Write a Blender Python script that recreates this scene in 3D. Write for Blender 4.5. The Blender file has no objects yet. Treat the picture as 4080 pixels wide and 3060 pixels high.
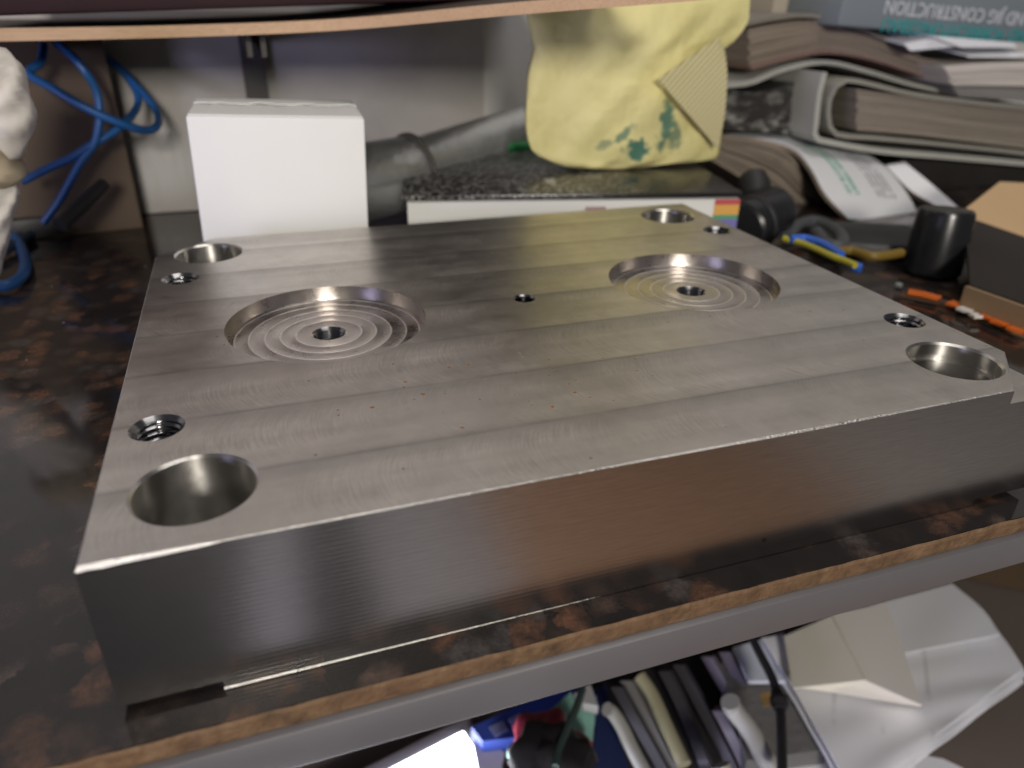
import bpy, bmesh, math, random
from mathutils import Vector, Matrix, Euler
random.seed(7)
SC = bpy.context.scene
COL = SC.collection

# ------------------------------------------------------------------ camera, world, lamps, exposure
CAM_LOC = Vector((-0.10118, -0.27379, 0.15863))
CAM_ROT = Euler((1.08900509, -0.01440429, -0.33081827), 'XYZ')
FPX = 2942.349                                   # focal length of the photograph in its own pixels (4080 wide)
cd = bpy.data.cameras.new('camera'); cam = bpy.data.objects.new('camera', cd); COL.objects.link(cam)
cam.location = CAM_LOC; cam.rotation_euler = CAM_ROT
cd.sensor_width = 36.0; cd.lens = FPX * 36 / 4080; cd.clip_start = 0.01; cd.clip_end = 50
cd.dof.use_dof = True; cd.dof.focus_distance = 0.255; cd.dof.aperture_fstop = 8.5
SC.camera = cam
w = bpy.data.worlds.new('World'); SC.world = w; w.use_nodes = True
w.node_tree.nodes['Background'].inputs[0].default_value = (0.95, 0.93, 1.0, 1)
w.node_tree.nodes['Background'].inputs[1].default_value = 0.085

def area(name, loc, target, size, size_y, power, col):
    l = bpy.data.lights.new(name, 'AREA'); l.shape = 'RECTANGLE'; l.size = size; l.size_y = size_y
    l.energy = power; l.color = col
    o = bpy.data.objects.new(name, l); COL.objects.link(o); o.location = loc
    o.rotation_euler = (Vector(target) - Vector(loc)).to_track_quat('-Z', 'Y').to_euler()
    return o
area('room_lamp', (-0.22, -1.40, 0.50), (0.0, 0.15, 0.06), 0.22, 0.22, 15, (1.0, 0.94, 0.85))
area('side_lamp', (-1.40, -0.78, 0.02), (0.0, -0.1, 0.0), 0.35, 0.35, 8, (0.64, 0.62, 1.0))
area('overhead_fill', (0.3, -0.3, 1.7), (0.1, 0.1, 0), 0.9, 0.9, 10, (1.0, 0.95, 0.9))  # added soft fill from overhead, no lamp is seen there

SC.view_settings.view_transform = 'Standard'; SC.view_settings.look = 'None'
SC.view_settings.exposure = 0.0; SC.view_settings.gamma = 1.0
SC.render.engine = 'CYCLES'
SC.cycles.use_denoising = True
SC.cycles.max_bounces = 8; SC.cycles.sample_clamp_indirect = 4.0

# ------------------------------------------------------------------ helpers
_R = CAM_ROT.to_matrix()
def spot(x, y, axis, val):
    """the point of the place that shows at photo pixel (x, y) and lies on the plane axis = val"""
    d = _R @ Vector(((x - 2040) / FPX, -(y - 1530) / FPX, -1.0))
    i = 'xyz'.index(axis); t = (val - CAM_LOC[i]) / d[i]
    return CAM_LOC + t * d
def sy(x, y, Y): return spot(x, y, 'y', Y)
def sz(x, y, Z): return spot(x, y, 'z', Z)
def c3(x, y): return (2680 + .63291 * x, .63291 * y)
def c6(x, y): return (2680 + .63291 * x, 2010 + .63291 * y)
def c7(x, y): return (1340 + .63291 * x, 2010 + .63291 * y)

def mesh_obj(name, bm, mat=None, parent=None, smooth=False, angle=None):
    me = bpy.data.meshes.new(name); bm.to_mesh(me); bm.free()
    if mat is not None:
        for m in (mat if isinstance(mat, (list, tuple)) else [mat]): me.materials.append(m)
    if smooth:
        for p in me.polygons: p.use_smooth = True
        if angle is not None: me.set_sharp_from_angle(angle=math.radians(angle))
    o = bpy.data.objects.new(name, me); COL.objects.link(o)
    if parent is not None: o.parent = parent
    return o
def tag(o, label=None, cat=None, group=None, kind=None):
    if label: o['label'] = label
    if cat: o['category'] = cat
    if group: o['group'] = group
    if kind: o['kind'] = kind
    return o
def thing(name, label, cat, loc=(0, 0, 0), group=None, rot=(0, 0, 0)):
    o = bpy.data.objects.new(name, None); COL.objects.link(o); o.empty_display_size = .01
    o.location = loc; o.rotation_euler = rot
    return tag(o, label, cat, group)

def bm_box(bm, c, s, rot=None, bevel=0.0, seg=2):
    r = bmesh.ops.create_cube(bm, size=1.0)
    vs = r['verts']
    bmesh.ops.scale(bm, vec=Vector(s), verts=vs)
    if bevel > 0:
        es = list({e for v in vs for e in v.link_edges})
        g = bmesh.ops.bevel(bm, geom=es, offset=bevel, segments=seg, affect='EDGES', profile=.5)
        vs = list({v for f in g['faces'] for v in f.verts} | {v for v in vs if v.is_valid})
        # gather the whole island
        seen = set(vs); st = list(vs)
        while st:
            v = st.pop()
            for e in v.link_edges:
                u = e.other_vert(v)
                if u not in seen: seen.add(u); st.append(u)
        vs = list(seen)
    if rot is not None: bmesh.ops.rotate(bm, cent=(0, 0, 0), matrix=Euler(rot).to_matrix(), verts=vs)
    bmesh.ops.translate(bm, vec=Vector(c), verts=vs)
    return vs
def box(name, c, s, mat, parent=None, rot=None, bevel=0.0, smooth=True):
    bm = bmesh.new(); bm_box(bm, c, s, rot, bevel)
    return mesh_obj(name, bm, mat, parent, smooth=smooth and bevel > 0, angle=40)
def catmull(pts, n=8):
    pts = [Vector(p) for p in pts]
    if len(pts) < 3: return pts
    P = [2 * pts[0] - pts[1]] + pts + [2 * pts[-1] - pts[-2]]
    out = []
    for i in range(1, len(P) - 2):
        a, b, c, d = P[i - 1], P[i], P[i + 1], P[i + 2]
        for k in range(n):
            t = k / n
            out.append(.5 * ((2 * b) + (c - a) * t + (2 * a - 5 * b + 4 * c - d) * t * t + (3 * b - a - 3 * c + d) * t ** 3))
    out.append(pts[-1]); return out
def bm_tube(bm, pts, r, seg=12, caps=True):
    pts = [Vector(p) for p in pts]; rs = r if isinstance(r, (list, tuple)) else [r] * len(pts)
    if len(rs) != len(pts): rs = [rs[min(round(i / (len(pts) - 1) * (len(rs) - 1)), len(rs) - 1)] for i in range(len(pts))]
    rings = []; up = None
    for i, p in enumerate(pts):
        t = (pts[min(i + 1, len(pts) - 1)] - pts[max(i - 1, 0)]).normalized()
        if up is None: up = t.orthogonal().normalized()
        else: up = (up - t * up.dot(t)).normalized()
        b = t.cross(up)
        rings.append([bm.verts.new(p + rs[i] * (math.cos(2 * math.pi * k / seg) * up + math.sin(2 * math.pi * k / seg) * b)) for k in range(seg)])
    for a, b in zip(rings, rings[1:]):
        for k in range(seg): bm.faces.new((a[k], a[(k + 1) % seg], b[(k + 1) % seg], b[k]))
    if caps:
        bm.faces.new(rings[0][::-1]); bm.faces.new(rings[-1])
def tube(name, pts, r, mat, parent=None, seg=12, smooth_path=0, angle=50):
    if smooth_path: pts = catmull(pts, smooth_path)
    bm = bmesh.new(); bm_tube(bm, pts, r, seg)
    return mesh_obj(name, bm, mat, parent, smooth=True, angle=angle)
def bm_lathe(bm, prof, seg=64, flip=False, center=(0, 0)):
    rings = [[bm.verts.new((center[0] + r * math.cos(2 * math.pi * k / seg), center[1] + r * math.sin(2 * math.pi * k / seg), z)) for k in range(seg)] if r > 1e-7 else [bm.verts.new((center[0], center[1], z))] for r, z in prof]
    for a, b in zip(rings, rings[1:]):
        for k in range(seg):
            q = [a[k % len(a)], a[(k + 1) % len(a)], b[(k + 1) % len(b)], b[k % len(b)]]
            q = list(dict.fromkeys(q))
            if len(q) > 2: bm.faces.new(q[::-1] if flip else q)
def lathe(name, prof, mat, parent=None, seg=64, flip=False, angle=25, center=(0, 0)):
    bm = bmesh.new(); bm_lathe(bm, prof, seg, flip, center)
    return mesh_obj(name, bm, mat, parent, smooth=True, angle=angle)
def bm_ribbon(bm, pts, th, y0, y1):
    """a bent board or cover: polyline pts (x, z) thickened by th and drawn out from y0 to y1"""
    n = len(pts); A = []; B = []
    for i, p in enumerate(pts):
        a = Vector(pts[max(i - 1, 0)]); b = Vector(pts[min(i + 1, n - 1)])
        t = (b - a).normalized(); nrm = Vector((-t.y, t.x))
        A.append(Vector(p) + nrm * th / 2); B.append(Vector(p) - nrm * th / 2)
    loop = A + B[::-1]
    prism(bm, loop, y0, y1, n)
def prism(bm, loop, y0, y1, n=None):
    f = [bm.verts.new((p[0], y0, p[1])) for p in loop]; b = [bm.verts.new((p[0], y1, p[1])) for p in loop]
    m = len(loop)
    for i in range(m): bm.faces.new((f[i], f[(i + 1) % m], b[(i + 1) % m], b[i]))
    if n:                                                      # strip caps for a ribbon
        for i in range(n - 1):
            bm.faces.new((f[i + 1], f[i], f[m - 1 - i], f[m - 2 - i])); bm.faces.new((b[i], b[i + 1], b[m - 2 - i], b[m - 1 - i]))
    else:
        bm.faces.new(f[::-1]); bm.faces.new(b)
    bmesh.ops.recalc_face_normals(bm, faces=bm.faces[:])
def block_between(name, low, top, y0, y1, mat, parent=None, layers=9):
    """bundles of leaves between two lines, each bundle a little proud of or behind the next"""
    rnd = random.Random(name + str(y0)); n = len(low); bm = bmesh.new(); uv = bm.loops.layers.uv.new('UVMap')
    cuts = [0.0] + sorted((k + rnd.uniform(-.3, .3)) / layers for k in range(1, layers)) + [1.0]
    def L(i, t): return (low[i][0] + (top[i][0] - low[i][0]) * t, low[i][1] + (top[i][1] - low[i][1]) * t)
    for q in range(layers):
        t0, t1 = cuts[q], cuts[q + 1] - (.08 / layers if q < layers - 1 else 0); ph = rnd.uniform(0, 6); dx = rnd.uniform(-.0012, .0012)
        F = []; K = []
        for i in range(n):
            a, b = L(i, t0), L(i, t1); yy = y0 + .0016 * math.sin(ph + i * .35) * .5 + abs(rnd.gauss(0, .0004)) + (q % 3) * .0007
            F.append((bm.verts.new((a[0] + dx, yy, a[1])), bm.verts.new((b[0] + dx, yy, b[1])))); K.append((bm.verts.new((a[0] + dx, y1, a[1])), bm.verts.new((b[0] + dx, y1, b[1]))))
        for i in range(n - 1):
            for qd in ((F[i][0], F[i + 1][0], F[i + 1][1], F[i][1]), (F[i][1], F[i + 1][1], K[i + 1][1], K[i][1]), (F[i + 1][0], F[i][0], K[i][0], K[i + 1][0])):
                f = bm.faces.new(qd)
                for l, c in zip(f.loops, ((i / n, t0), ((i + 1) / n, t0), ((i + 1) / n, t1), (i / n, t1))): l[uv].uv = c
        for A, B in ((K[0], F[0]), (F[-1], K[-1])):
            f = bm.faces.new((A[0], B[0], B[1], A[1]))
            for l, c in zip(f.loops, ((0, t0), (1, t0), (1, t1), (0, t1))): l[uv].uv = c
    return mesh_obj(name, bm, mat, parent)
def block_single(name, low, top, y0, y1, mat, parent=None):
    """a block of pages between a lower and an upper line (x, z), with page uv on its front"""
    bm = bmesh.new(); uv = bm.loops.layers.uv.new('UVMap'); n = len(low)
    F = []; K = []
    for i in range(n):
        F.append((bm.verts.new((low[i][0], y0, low[i][1])), bm.verts.new((top[i][0], y0, top[i][1]))))
        K.append((bm.verts.new((low[i][0], y1, low[i][1])), bm.verts.new((top[i][0], y1, top[i][1]))))
    for i in range(n - 1):
        for q in ((F[i][0], F[i + 1][0], F[i + 1][1], F[i][1]), (K[i + 1][0], K[i][0], K[i][1], K[i + 1][1])):
            f = bm.faces.new(q)
            for l, c in zip(f.loops, ((i / n, 0), ((i + 1) / n, 0), ((i + 1) / n, 1), (i / n, 1))): l[uv].uv = c
        bm.faces.new((F[i][1], F[i + 1][1], K[i + 1][1], K[i][1])); bm.faces.new((F[i + 1][0], F[i][0], K[i][0], K[i + 1][0]))
    for A, B in ((K[0], F[0]), (F[-1], K[-1])):
        f = bm.faces.new((A[0], B[0], B[1], A[1]))
        for l, c in zip(f.loops, ((0, 0), (1, 0), (1, 1), (0, 1))): l[uv].uv = c
    return mesh_obj(name, bm, mat, parent)
def sheet(name, L, Rr, th, mat, parent=None, m=10, wob=0.0, edge=None):
    """a bent sheet (or booklet) between two edge lines, th thick downwards, uv along (v) and across (u)"""
    bm = bmesh.new(); uv = bm.loops.layers.uv.new('UVMap'); n = len(L); rnd = random.Random(name)
    top = [[Vector(L[i]).lerp(Vector(Rr[i]), k / m) + Vector((0, 0, wob * math.sin(5.1 * k / m + i * .9))) for k in range(m + 1)] for i in range(n)]
    nr = [[None] * (m + 1) for _ in range(n)]
    for i in range(n):
        for k in range(m + 1):
            a = top[min(i + 1, n - 1)][k] - top[max(i - 1, 0)][k]; b = top[i][min(k + 1, m)] - top[i][max(k - 1, 0)]
            v = a.cross(b).normalized()
            if v.z < 0: v = -v
            nr[i][k] = v
    T = [[bm.verts.new(p) for p in r] for r in top]
    B = [[bm.verts.new(top[i][k] - nr[i][k] * th) for k in range(m + 1)] for i in range(n)]
    def quad(q, c, mi=0):
        f = bm.faces.new(q); f.material_index = mi
        for l, cc in zip(f.loops, c): l[uv].uv = cc
    for i in range(n - 1):
        for k in range(m):
            c = [(k / m, i / (n - 1)), ((k + 1) / m, i / (n - 1)), ((k + 1) / m, (i + 1) / (n - 1)), (k / m, (i + 1) / (n - 1))]
            quad((T[i][k], T[i][k + 1], T[i + 1][k + 1], T[i + 1][k]), c)
            quad((B[i + 1][k], B[i + 1][k + 1], B[i][k + 1], B[i][k]), c[::-1])
    mi = 1 if edge is not None else 0
    for i in range(n - 1):
        c = [(0, 0), (0, 1), (1, 1), (1, 0)]
        quad((T[i][0], T[i + 1][0], B[i + 1][0], B[i][0]), c, mi); quad((T[i + 1][m], T[i][m], B[i][m], B[i + 1][m]), c, mi)
    for k in range(m):
        c = [(0, 0), (0, 1), (1, 1), (1, 0)]
        quad((T[0][k + 1], T[0][k], B[0][k], B[0][k + 1]), c, mi); quad((T[-1][k], T[-1][k + 1], B[-1][k + 1], B[-1][k]), c, mi)
    bmesh.ops.recalc_face_normals(bm, faces=bm.faces[:])
    return mesh_obj(name, bm, [mat, edge] if edge is not None else mat, parent, smooth=True, angle=40)
def resample(pts, n, smooth=True):
    pts = catmull(pts, 12) if smooth else [Vector(p) for p in pts]; d = [0]
    for a, b in zip(pts, pts[1:]): d.append(d[-1] + (b - a).length)
    out = []; j = 0
    for k in range(n):
        s = d[-1] * k / (n - 1)
        while j < len(d) - 2 and d[j + 1] < s: j += 1
        t = (s - d[j]) / max(d[j + 1] - d[j], 1e-9); out.append(pts[j].lerp(pts[j + 1], min(t, 1)))
    return out

# ------------------------------------------------------------------ materials
class N:
    """small node-graph writer"""
    def __init__(s, name):
        s.m = bpy.data.materials.new(name); s.m.use_nodes = True; s.t = s.m.node_tree
        s.b = s.t.nodes['Principled BSDF']; s.out = s.t.nodes['Material Output']
    def node(s, kind, **kw):
        n = s.t.nodes.new(kind)
        for k, v in kw.items(): setattr(n, k, v)
        return n
    def put(s, sock, v):
        if isinstance(v, bpy.types.NodeSocket): s.t.links.new(v, sock)
        elif v is not None: sock.default_value = v
    def math(s, op, a, b=None, c=None, clamp=False):
        n = s.node('ShaderNodeMath', operation=op, use_clamp=clamp)
        for i, v in enumerate((a, b, c)):
            if v is not None: s.put(n.inputs[i], v)
        return n.outputs[0]
    def coord(s, which='Object'): return s.node('ShaderNodeTexCoord').outputs[which]
    def xyz(s, v):
        n = s.node('ShaderNodeSeparateXYZ'); s.put(n.inputs[0], v); return n.outputs
    def comb(s, x=0.0, y=0.0, z=0.0):
        n = s.node('ShaderNodeCombineXYZ')
        for i, v in enumerate((x, y, z)): s.put(n.inputs[i], v)
        return n.outputs[0]
    def map(s, v, scale=(1, 1, 1), loc=(0, 0, 0), rot=(0, 0, 0)):
        n = s.node('ShaderNodeMapping'); s.put(n.inputs[0], v); n.inputs['Scale'].default_value = scale
        n.inputs['Location'].default_value = loc; n.inputs['Rotation'].default_value = rot; return n.outputs[0]
    def noise(s, v, scale, detail=3, rough=.55, dist=0.0, col=False):
        n = s.node('ShaderNodeTexNoise'); s.put(n.inputs['Vector'], v); n.inputs['Scale'].default_value = scale
        n.inputs['Detail'].default_value = detail; n.inputs['Roughness'].default_value = rough; n.inputs['Distortion'].default_value = dist
        return n.outputs['Color' if col else 'Fac']
    def voro(s, v, scale, feature='F1', out='Distance', rnd=1.0):
        n = s.node('ShaderNodeTexVoronoi', feature=feature); s.put(n.inputs['Vector'], v); n.inputs['Scale'].default_value = scale
        n.inputs['Randomness'].default_value = rnd; return n.outputs[out]
    def ramp(s, f, stops, interp='LINEAR'):
        n = s.node('ShaderNodeValToRGB'); s.put(n.inputs[0], f); r = n.color_ramp; r.interpolation = interp
        while len(r.elements) < len(stops): r.elements.new(.5)
        for e, (p, c) in zip(r.elements, stops):
            e.position = p; e.color = (c, c, c, 1) if isinstance(c, (int, float)) else (*c, 1)
        return n.outputs[0]
    def mr(s, f, a, b, c, d, smooth=False):
        n = s.node('ShaderNodeMapRange'); n.clamp = True
        if smooth: n.interpolation_type = 'SMOOTHSTEP'
        s.put(n.inputs[0], f)
        for i, v in enumerate((a, b, c, d)): s.put(n.inputs[i + 1], v)
        return n.outputs[0]
    def mix(s, f, a, b, mode='MIX'):
        n = s.node('ShaderNodeMix', data_type='RGBA', blend_type=mode); s.put(n.inputs[0], f)
        for i, v in ((6, a), (7, b)): s.put(n.inputs[i], (*v, 1) if isinstance(v, tuple) and len(v) == 3 else v)
        return n.outputs[2]
    def bump(s, h, dist=1.0, strength=1.0, normal=None):
        n = s.node('ShaderNodeBump'); n.inputs['Distance'].default_value = dist; n.inputs['Strength'].default_value = strength
        s.put(n.inputs['Height'], h)
        if normal is not None: s.put(n.inputs['Normal'], normal)
        return n.outputs[0]
    def set(s, **kw):
        for k, v in kw.items():
            k = {'base': 'Base Color', 'rough': 'Roughness', 'metal': 'Metallic', 'normal': 'Normal', 'spec': 'Specular IOR Level', 'aniso': 'Anisotropic', 'tangent': 'Tangent',
                 'emit': 'Emission Color', 'emits': 'Emission Strength', 'sub': 'Subsurface Weight', 'trans': 'Transmission Weight', 'coat': 'Coat Weight', 'sheen': 'Sheen Weight'}[k]
            if isinstance(v, tuple) and len(v) == 3 and k in ('Base Color', 'Emission Color'): v = (*v, 1)
            s.put(s.b.inputs[k], v)
        return s.m
def plain(name, col, rough=.6, metal=0.0, var=.15, scale=60, bump=0.0, spec=.5, detail=4):
    """a plain surface with mottled colour, gloss and a little relief"""
    g = N(name); v = g.coord(); n = g.noise(v, scale, detail); n2 = g.noise(v, scale * .17, 2)
    f = g.math('ADD', g.math('MULTIPLY', n, .5), g.math('MULTIPLY', n2, .5))
    c = g.mix(f, tuple(x * (1 - var) for x in col), tuple(min(1, x * (1 + var)) for x in col))
    g.set(base=c, rough=g.mr(n2, .3, .7, max(rough - .08, .02), min(rough + .08, 1)), metal=metal, spec=spec)
    if bump: g.set(normal=g.bump(n, bump))
    return g.m

PASS = 0.0334; EDGE0 = -0.0642
def steel_top():
    g = N('milled_steel_top'); v = g.coord(); x, y, z = g.xyz(v)
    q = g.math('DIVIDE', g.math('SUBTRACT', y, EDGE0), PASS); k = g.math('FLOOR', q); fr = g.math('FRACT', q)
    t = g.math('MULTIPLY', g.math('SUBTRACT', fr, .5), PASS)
    arc = g.math('SQRT', g.math('SUBTRACT', .026 ** 2, g.math('MULTIPLY', t, t)))
    u = g.math('ADD', x, arc)
    lines = g.noise(g.comb(u, g.math('MULTIPLY', k, 3.7), g.math('MULTIPLY', y, .06)), 1500, 3, .7)
    lines2 = g.noise(g.comb(u, g.math('MULTIPLY', k, 1.9), g.math('MULTIPLY', y, .12)), 330, 2, .6)
    patch = g.noise(g.map(v, (1, 1.6, 1)), 26, 3, .6); patch2 = g.noise(v, 75, 3, .6)
    pm = g.mr(patch, .40, .60, .12, 1.0)
    fine = g.noise(g.map(v, (1, 1, 1)), 1900, 2, .6)
    # scalloped passes: a shallow hollow across each pass with a small step at its edge
    hollow = g.math('MULTIPLY', g.math('MULTIPLY', t, t), g.mr(g.noise(g.map(v, (6, 30, 1)), 1, 2), .3, .7, .5, 1.25))
    hh = g.math('ADD', hollow, g.math('MULTIPLY', g.math('MULTIPLY', lines, pm), .000022))
    hh = g.math('ADD', hh, g.math('MULTIPLY', fine, .0000022))
    hh = g.math('ADD', hh, g.math('MULTIPLY', g.math('MULTIPLY', lines2, pm), .00005))
    edge = g.mr(g.math('MINIMUM', fr, g.math('SUBTRACT', 1.0, fr)), 0.0, .05, 1.0, 0.0, True)
    edge = g.math('MULTIPLY', edge, g.mr(g.noise(v, 40, 2), .35, .6, .2, 1))
    # rust specks, mostly on the middle of the second pass
    wv = g.math('ADD', g.math('ABSOLUTE', g.math('DIVIDE', g.math('ADD', x, .030), .062)), g.math('ABSOLUTE', g.math('DIVIDE', g.math('ADD', y, .072), .030)))
    reg = g.mr(wv, .1, 1.6, 1.0, 0.0)
    vd = g.voro(g.map(v, (1, 1, .01)), 300); vr = g.xyz(g.voro(g.map(v, (1, 1, .01)), 300, out='Color'))
    sp = g.math('MULTIPLY', g.math('LESS_THAN', vr[0], g.math('MULTIPLY', g.math('MULTIPLY', reg, reg), .8)), g.mr(g.math('DIVIDE', g.math('ADD', vd, g.math('MULTIPLY', g.math('SUBTRACT', fine, .5), .2)), g.mr(g.math('MULTIPLY', vr[1], vr[1]), 0, 1, .12, .34)), .5, 1.0, 1, 0))
    vd2 = g.voro(g.map(v, (1, 1, .01), (3, 1, 0)), 420); vr2 = g.xyz(g.voro(g.map(v, (1, 1, .01), (3, 1, 0)), 420, out='Color'))
    sp2 = g.math('MULTIPLY', g.math('LESS_THAN', vr2[0], .006), g.mr(vd2, .05, .3, .7, 0, True))
    val = g.math('ADD', g.mr(patch2, .3, .7, .90, 1.08), g.math('MULTIPLY', g.math('SUBTRACT', lines, .5), g.math('MULTIPLY', pm, .8)))
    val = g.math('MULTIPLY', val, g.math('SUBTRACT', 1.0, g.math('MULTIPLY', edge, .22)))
    strk = g.noise(g.map(v, (2.2, 75, 1)), 1.0, 4, .6); val = g.math('MULTIPLY', val, g.mr(strk, .3, .68, .87, 1.07))
    val = g.math('MULTIPLY', val, g.math('MULTIPLY', g.mr(fr, .62, 1.0, 1.0, .82, True), g.mr(fr, .0, .4, 1.06, 1.0)))  # shading beside each pass line, painted into the base colour
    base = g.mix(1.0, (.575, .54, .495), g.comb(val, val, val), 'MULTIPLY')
    base = g.mix(sp, base, (.27, .115, .04)); base = g.mix(sp2, base, (.10, .075, .055))
    rough = g.math('ADD', g.mr(patch, .3, .7, .31, .43), g.math('MULTIPLY', sp, .4))
    rough = g.math('ADD', rough, g.math('MULTIPLY', g.math('SUBTRACT', lines, .5), .12))
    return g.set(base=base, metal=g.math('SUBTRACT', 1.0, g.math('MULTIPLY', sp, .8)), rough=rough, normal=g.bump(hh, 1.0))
def steel_side():
    g = N('milled_steel_side'); v = g.coord(); x, y, z = g.xyz(v)
    ln = g.noise(g.comb(g.math('MULTIPLY', x, .02), g.math('MULTIPLY', y, .02), z), 650, 2, .6)
    fn = g.noise(g.comb(g.math('MULTIPLY', x, .03), g.math('MULTIPLY', y, .03), z), 5200, 2, .6)
    wv = g.math('SINE', g.math('MULTIPLY', z, 2 * math.pi / .00145)); wv = g.math('POWER', g.math('MULTIPLY', g.math('ADD', wv, 1.0), .5), 6.0)
    fade = g.math('MULTIPLY', g.mr(x, -.1, .03, 1.0, .12, True), g.mr(x, -.150, -.112, .12, 1.0, True)); fade = g.math('MULTIPLY', fade, g.mr(g.noise(v, 50, 3), .3, .6, .35, 1))
    hh = g.math('ADD', g.math('MULTIPLY', g.math('MULTIPLY', wv, fade), .000022), g.math('MULTIPLY', fn, .0000006))
    hh = g.math('ADD', hh, g.math('MULTIPLY', ln, .000003))
    vd = g.voro(g.map(v, (1, .01, 1)), 110); vr = g.xyz(g.voro(g.map(v, (1, .01, 1)), 110, out='Color'))
    sp = g.math('MULTIPLY', g.math('LESS_THAN', vr[0], .05), g.mr(vd, .05, .12, .8, 0, True))
    base = g.mix(g.mr(fn, .3, .7, 0, 1), (.47, .45, .435), (.60, .575, .55)); base = g.mix(g.math('MULTIPLY', g.math('MULTIPLY', wv, fade), .5), base, (.80, .79, .80)); base = g.mix(sp, base, (.09, .07, .055))  # glints on the tool lines painted paler into the base colour
    return g.set(base=base, metal=1.0, rough=.215, aniso=.68, tangent=g.comb(0.0, 0.0, 1.0), normal=g.bump(hh, 1.0))
def steel_turned(name, col, rough, freq, an=.75, rel=.00001, rings=()):
    g = N(name); v = g.coord(); x, y, z = g.xyz(v)
    nz = g.node('ShaderNodeNewGeometry').outputs['Normal']; up = g.math('GREATER_THAN', g.math('ABSOLUTE', g.xyz(nz)[2]), .7)
    tg = g.comb(g.math('MULTIPLY', x, up), g.math('MULTIPLY', y, up), g.math('SUBTRACT', 1.0, up))
    r = g.math('SQRT', g.math('ADD', g.math('MULTIPLY', x, x), g.math('MULTIPLY', y, y)))
    n = g.noise(g.comb(g.math('ADD', r, z), 0.0, 0.0), freq, 3, .7); n2 = g.noise(v, 160, 3)
    base = g.mix(g.mr(n2, .3, .7, 0, 1), tuple(c * .86 for c in col), col); rg = g.mr(n2, .3, .7, rough - .05, rough + .05)
    if rings:
        mk = None
        for q in rings:
            b = g.mr(g.math('ABSOLUTE', g.math('SUBTRACT', g.math('ADD', r, g.math('MULTIPLY', g.math('SUBTRACT', n2, .5), .0004)), q)), .00015, .0005, 1.0, 0.0, True); mk = b if mk is None else g.math('MAXIMUM', mk, b)
        mk = g.math('MULTIPLY', g.math('MULTIPLY', mk, up), g.mr(g.noise(v, 45, 2), .3, .6, .45, 1.0))
        base = g.mix(mk, base, (.95, .92, .90)); rg = g.math('ADD', rg, g.math('MULTIPLY', mk, .28))  # bright reflections along the rings painted into the base colour
    return g.set(base=base, metal=1.0, rough=rg, aniso=an, tangent=tg, normal=g.bump(n, rel))
def granite():
    g = N('polished_brown_granite'); v = g.coord()
    wob = g.node('ShaderNodeVectorMath', operation='ADD'); g.put(wob.inputs[0], v)
    sc = g.node('ShaderNodeVectorMath', operation='SCALE'); g.put(sc.inputs[0], g.noise(v, 110, 5, .65, col=True)); sc.inputs['Scale'].default_value = .013
    g.put(wob.inputs[1], sc.outputs[0]); wv = wob.outputs[0]
    rc = g.xyz(g.voro(g.map(wv, (1, 1, .4)), 88, out='Color')); de = g.voro(g.map(wv, (1, 1, .4)), 88)
    n = g.noise(v, 230, 5, .65); nn = g.noise(v, 900, 3, .6)
    body = g.ramp(rc[0], [(0, (.012, .010, .010)), (.26, (.018, .015, .014)), (.38, (.048, .034, .028)), (.52, (.10, .052, .032)), (.74, (.155, .075, .044)), (.90, (.085, .070, .064)), (1, (.06, .055, .055))])
    inn = g.mr(de, .25, .75, 1.0, .0, True)
    c = g.mix(g.math('MULTIPLY', inn, g.mr(n, .30, .60, .15, .95)), (.020, .0165, .0155), body)
    c = g.mix(g.mr(nn, .35, .65, .4, 0.0), c, (.012, .011, .011))
    vd = g.voro(v, 120); vr = g.xyz(g.voro(v, 120, out='Color'))
    sp = g.math('MULTIPLY', g.math('LESS_THAN', vr[0], .025), g.mr(vd, .04, .1, 1, 0, True))
    c = g.mix(sp, c, (.55, .55, .52))
    return g.set(base=c, rough=g.mr(n, .3, .7, .07, .13), spec=.5)
def rough_edge():
    g = N('raw_stone_edge'); v = g.coord(); n = g.noise(g.map(v, (1, 1, 1), (0, 0, 0), (0, .7, 0)), 140, 4, .6); n2 = g.noise(v, 30, 3); n3 = g.noise(v, 500, 3)
    c = g.ramp(n, [(.25, (.055, .030, .014)), (.5, (.14, .080, .036)), (.75, (.21, .130, .066))])
    c = g.mix(g.mr(n2, .4, .65, 0, .5), c, (.12, .062, .030))
    return g.set(base=c, rough=.75, normal=g.bump(n3, .0008))
def brushed_apron():
    g = N('brushed_frame'); v = g.coord(); x, y, z = g.xyz(v)
    n = g.noise(g.comb(g.math('MULTIPLY', x, .04), 0.0, z), 900, 3, .6); n2 = g.noise(v, 25, 3)
    return g.set(base=g.mix(n2, (.125, .12, .125), (.175, .168, .172)), metal=.3, rough=.42, aniso=.5, tangent=g.comb(0.0, 0.0, 1.0), normal=g.bump(n, .00004))
def wood(name, a, b):
    g = N(name); v = g.coord(); n = g.noise(g.map(v, (3, 40, 40)), 4, 5, .6); n2 = g.noise(g.map(v, (10, 200, 200)), 6, 3)
    c = g.mix(n, a, b); c = g.mix(g.mr(n2, .45, .7, 0, .35), c, tuple(x * .6 for x in a))
    return g.set(base=c, rough=.6, normal=g.bump(n2, .0003))
def wall_mat():
    g = N('painted_wall'); v = g.coord(); n = g.noise(v, 9, 5, .6); n2 = g.noise(v, 300, 3)
    st = g.noise(g.map(v, (14, 1, 2)), 1.5, 3)
    c = g.mix(g.mr(n, .3, .7, 0, 1), (.56, .55, .535), (.66, .65, .63)); c = g.mix(g.mr(st, .5, .75, 0, .25), c, (.46, .44, .40))
    return g.set(base=c, rough=.8, normal=g.bump(n2, .0005))
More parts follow.
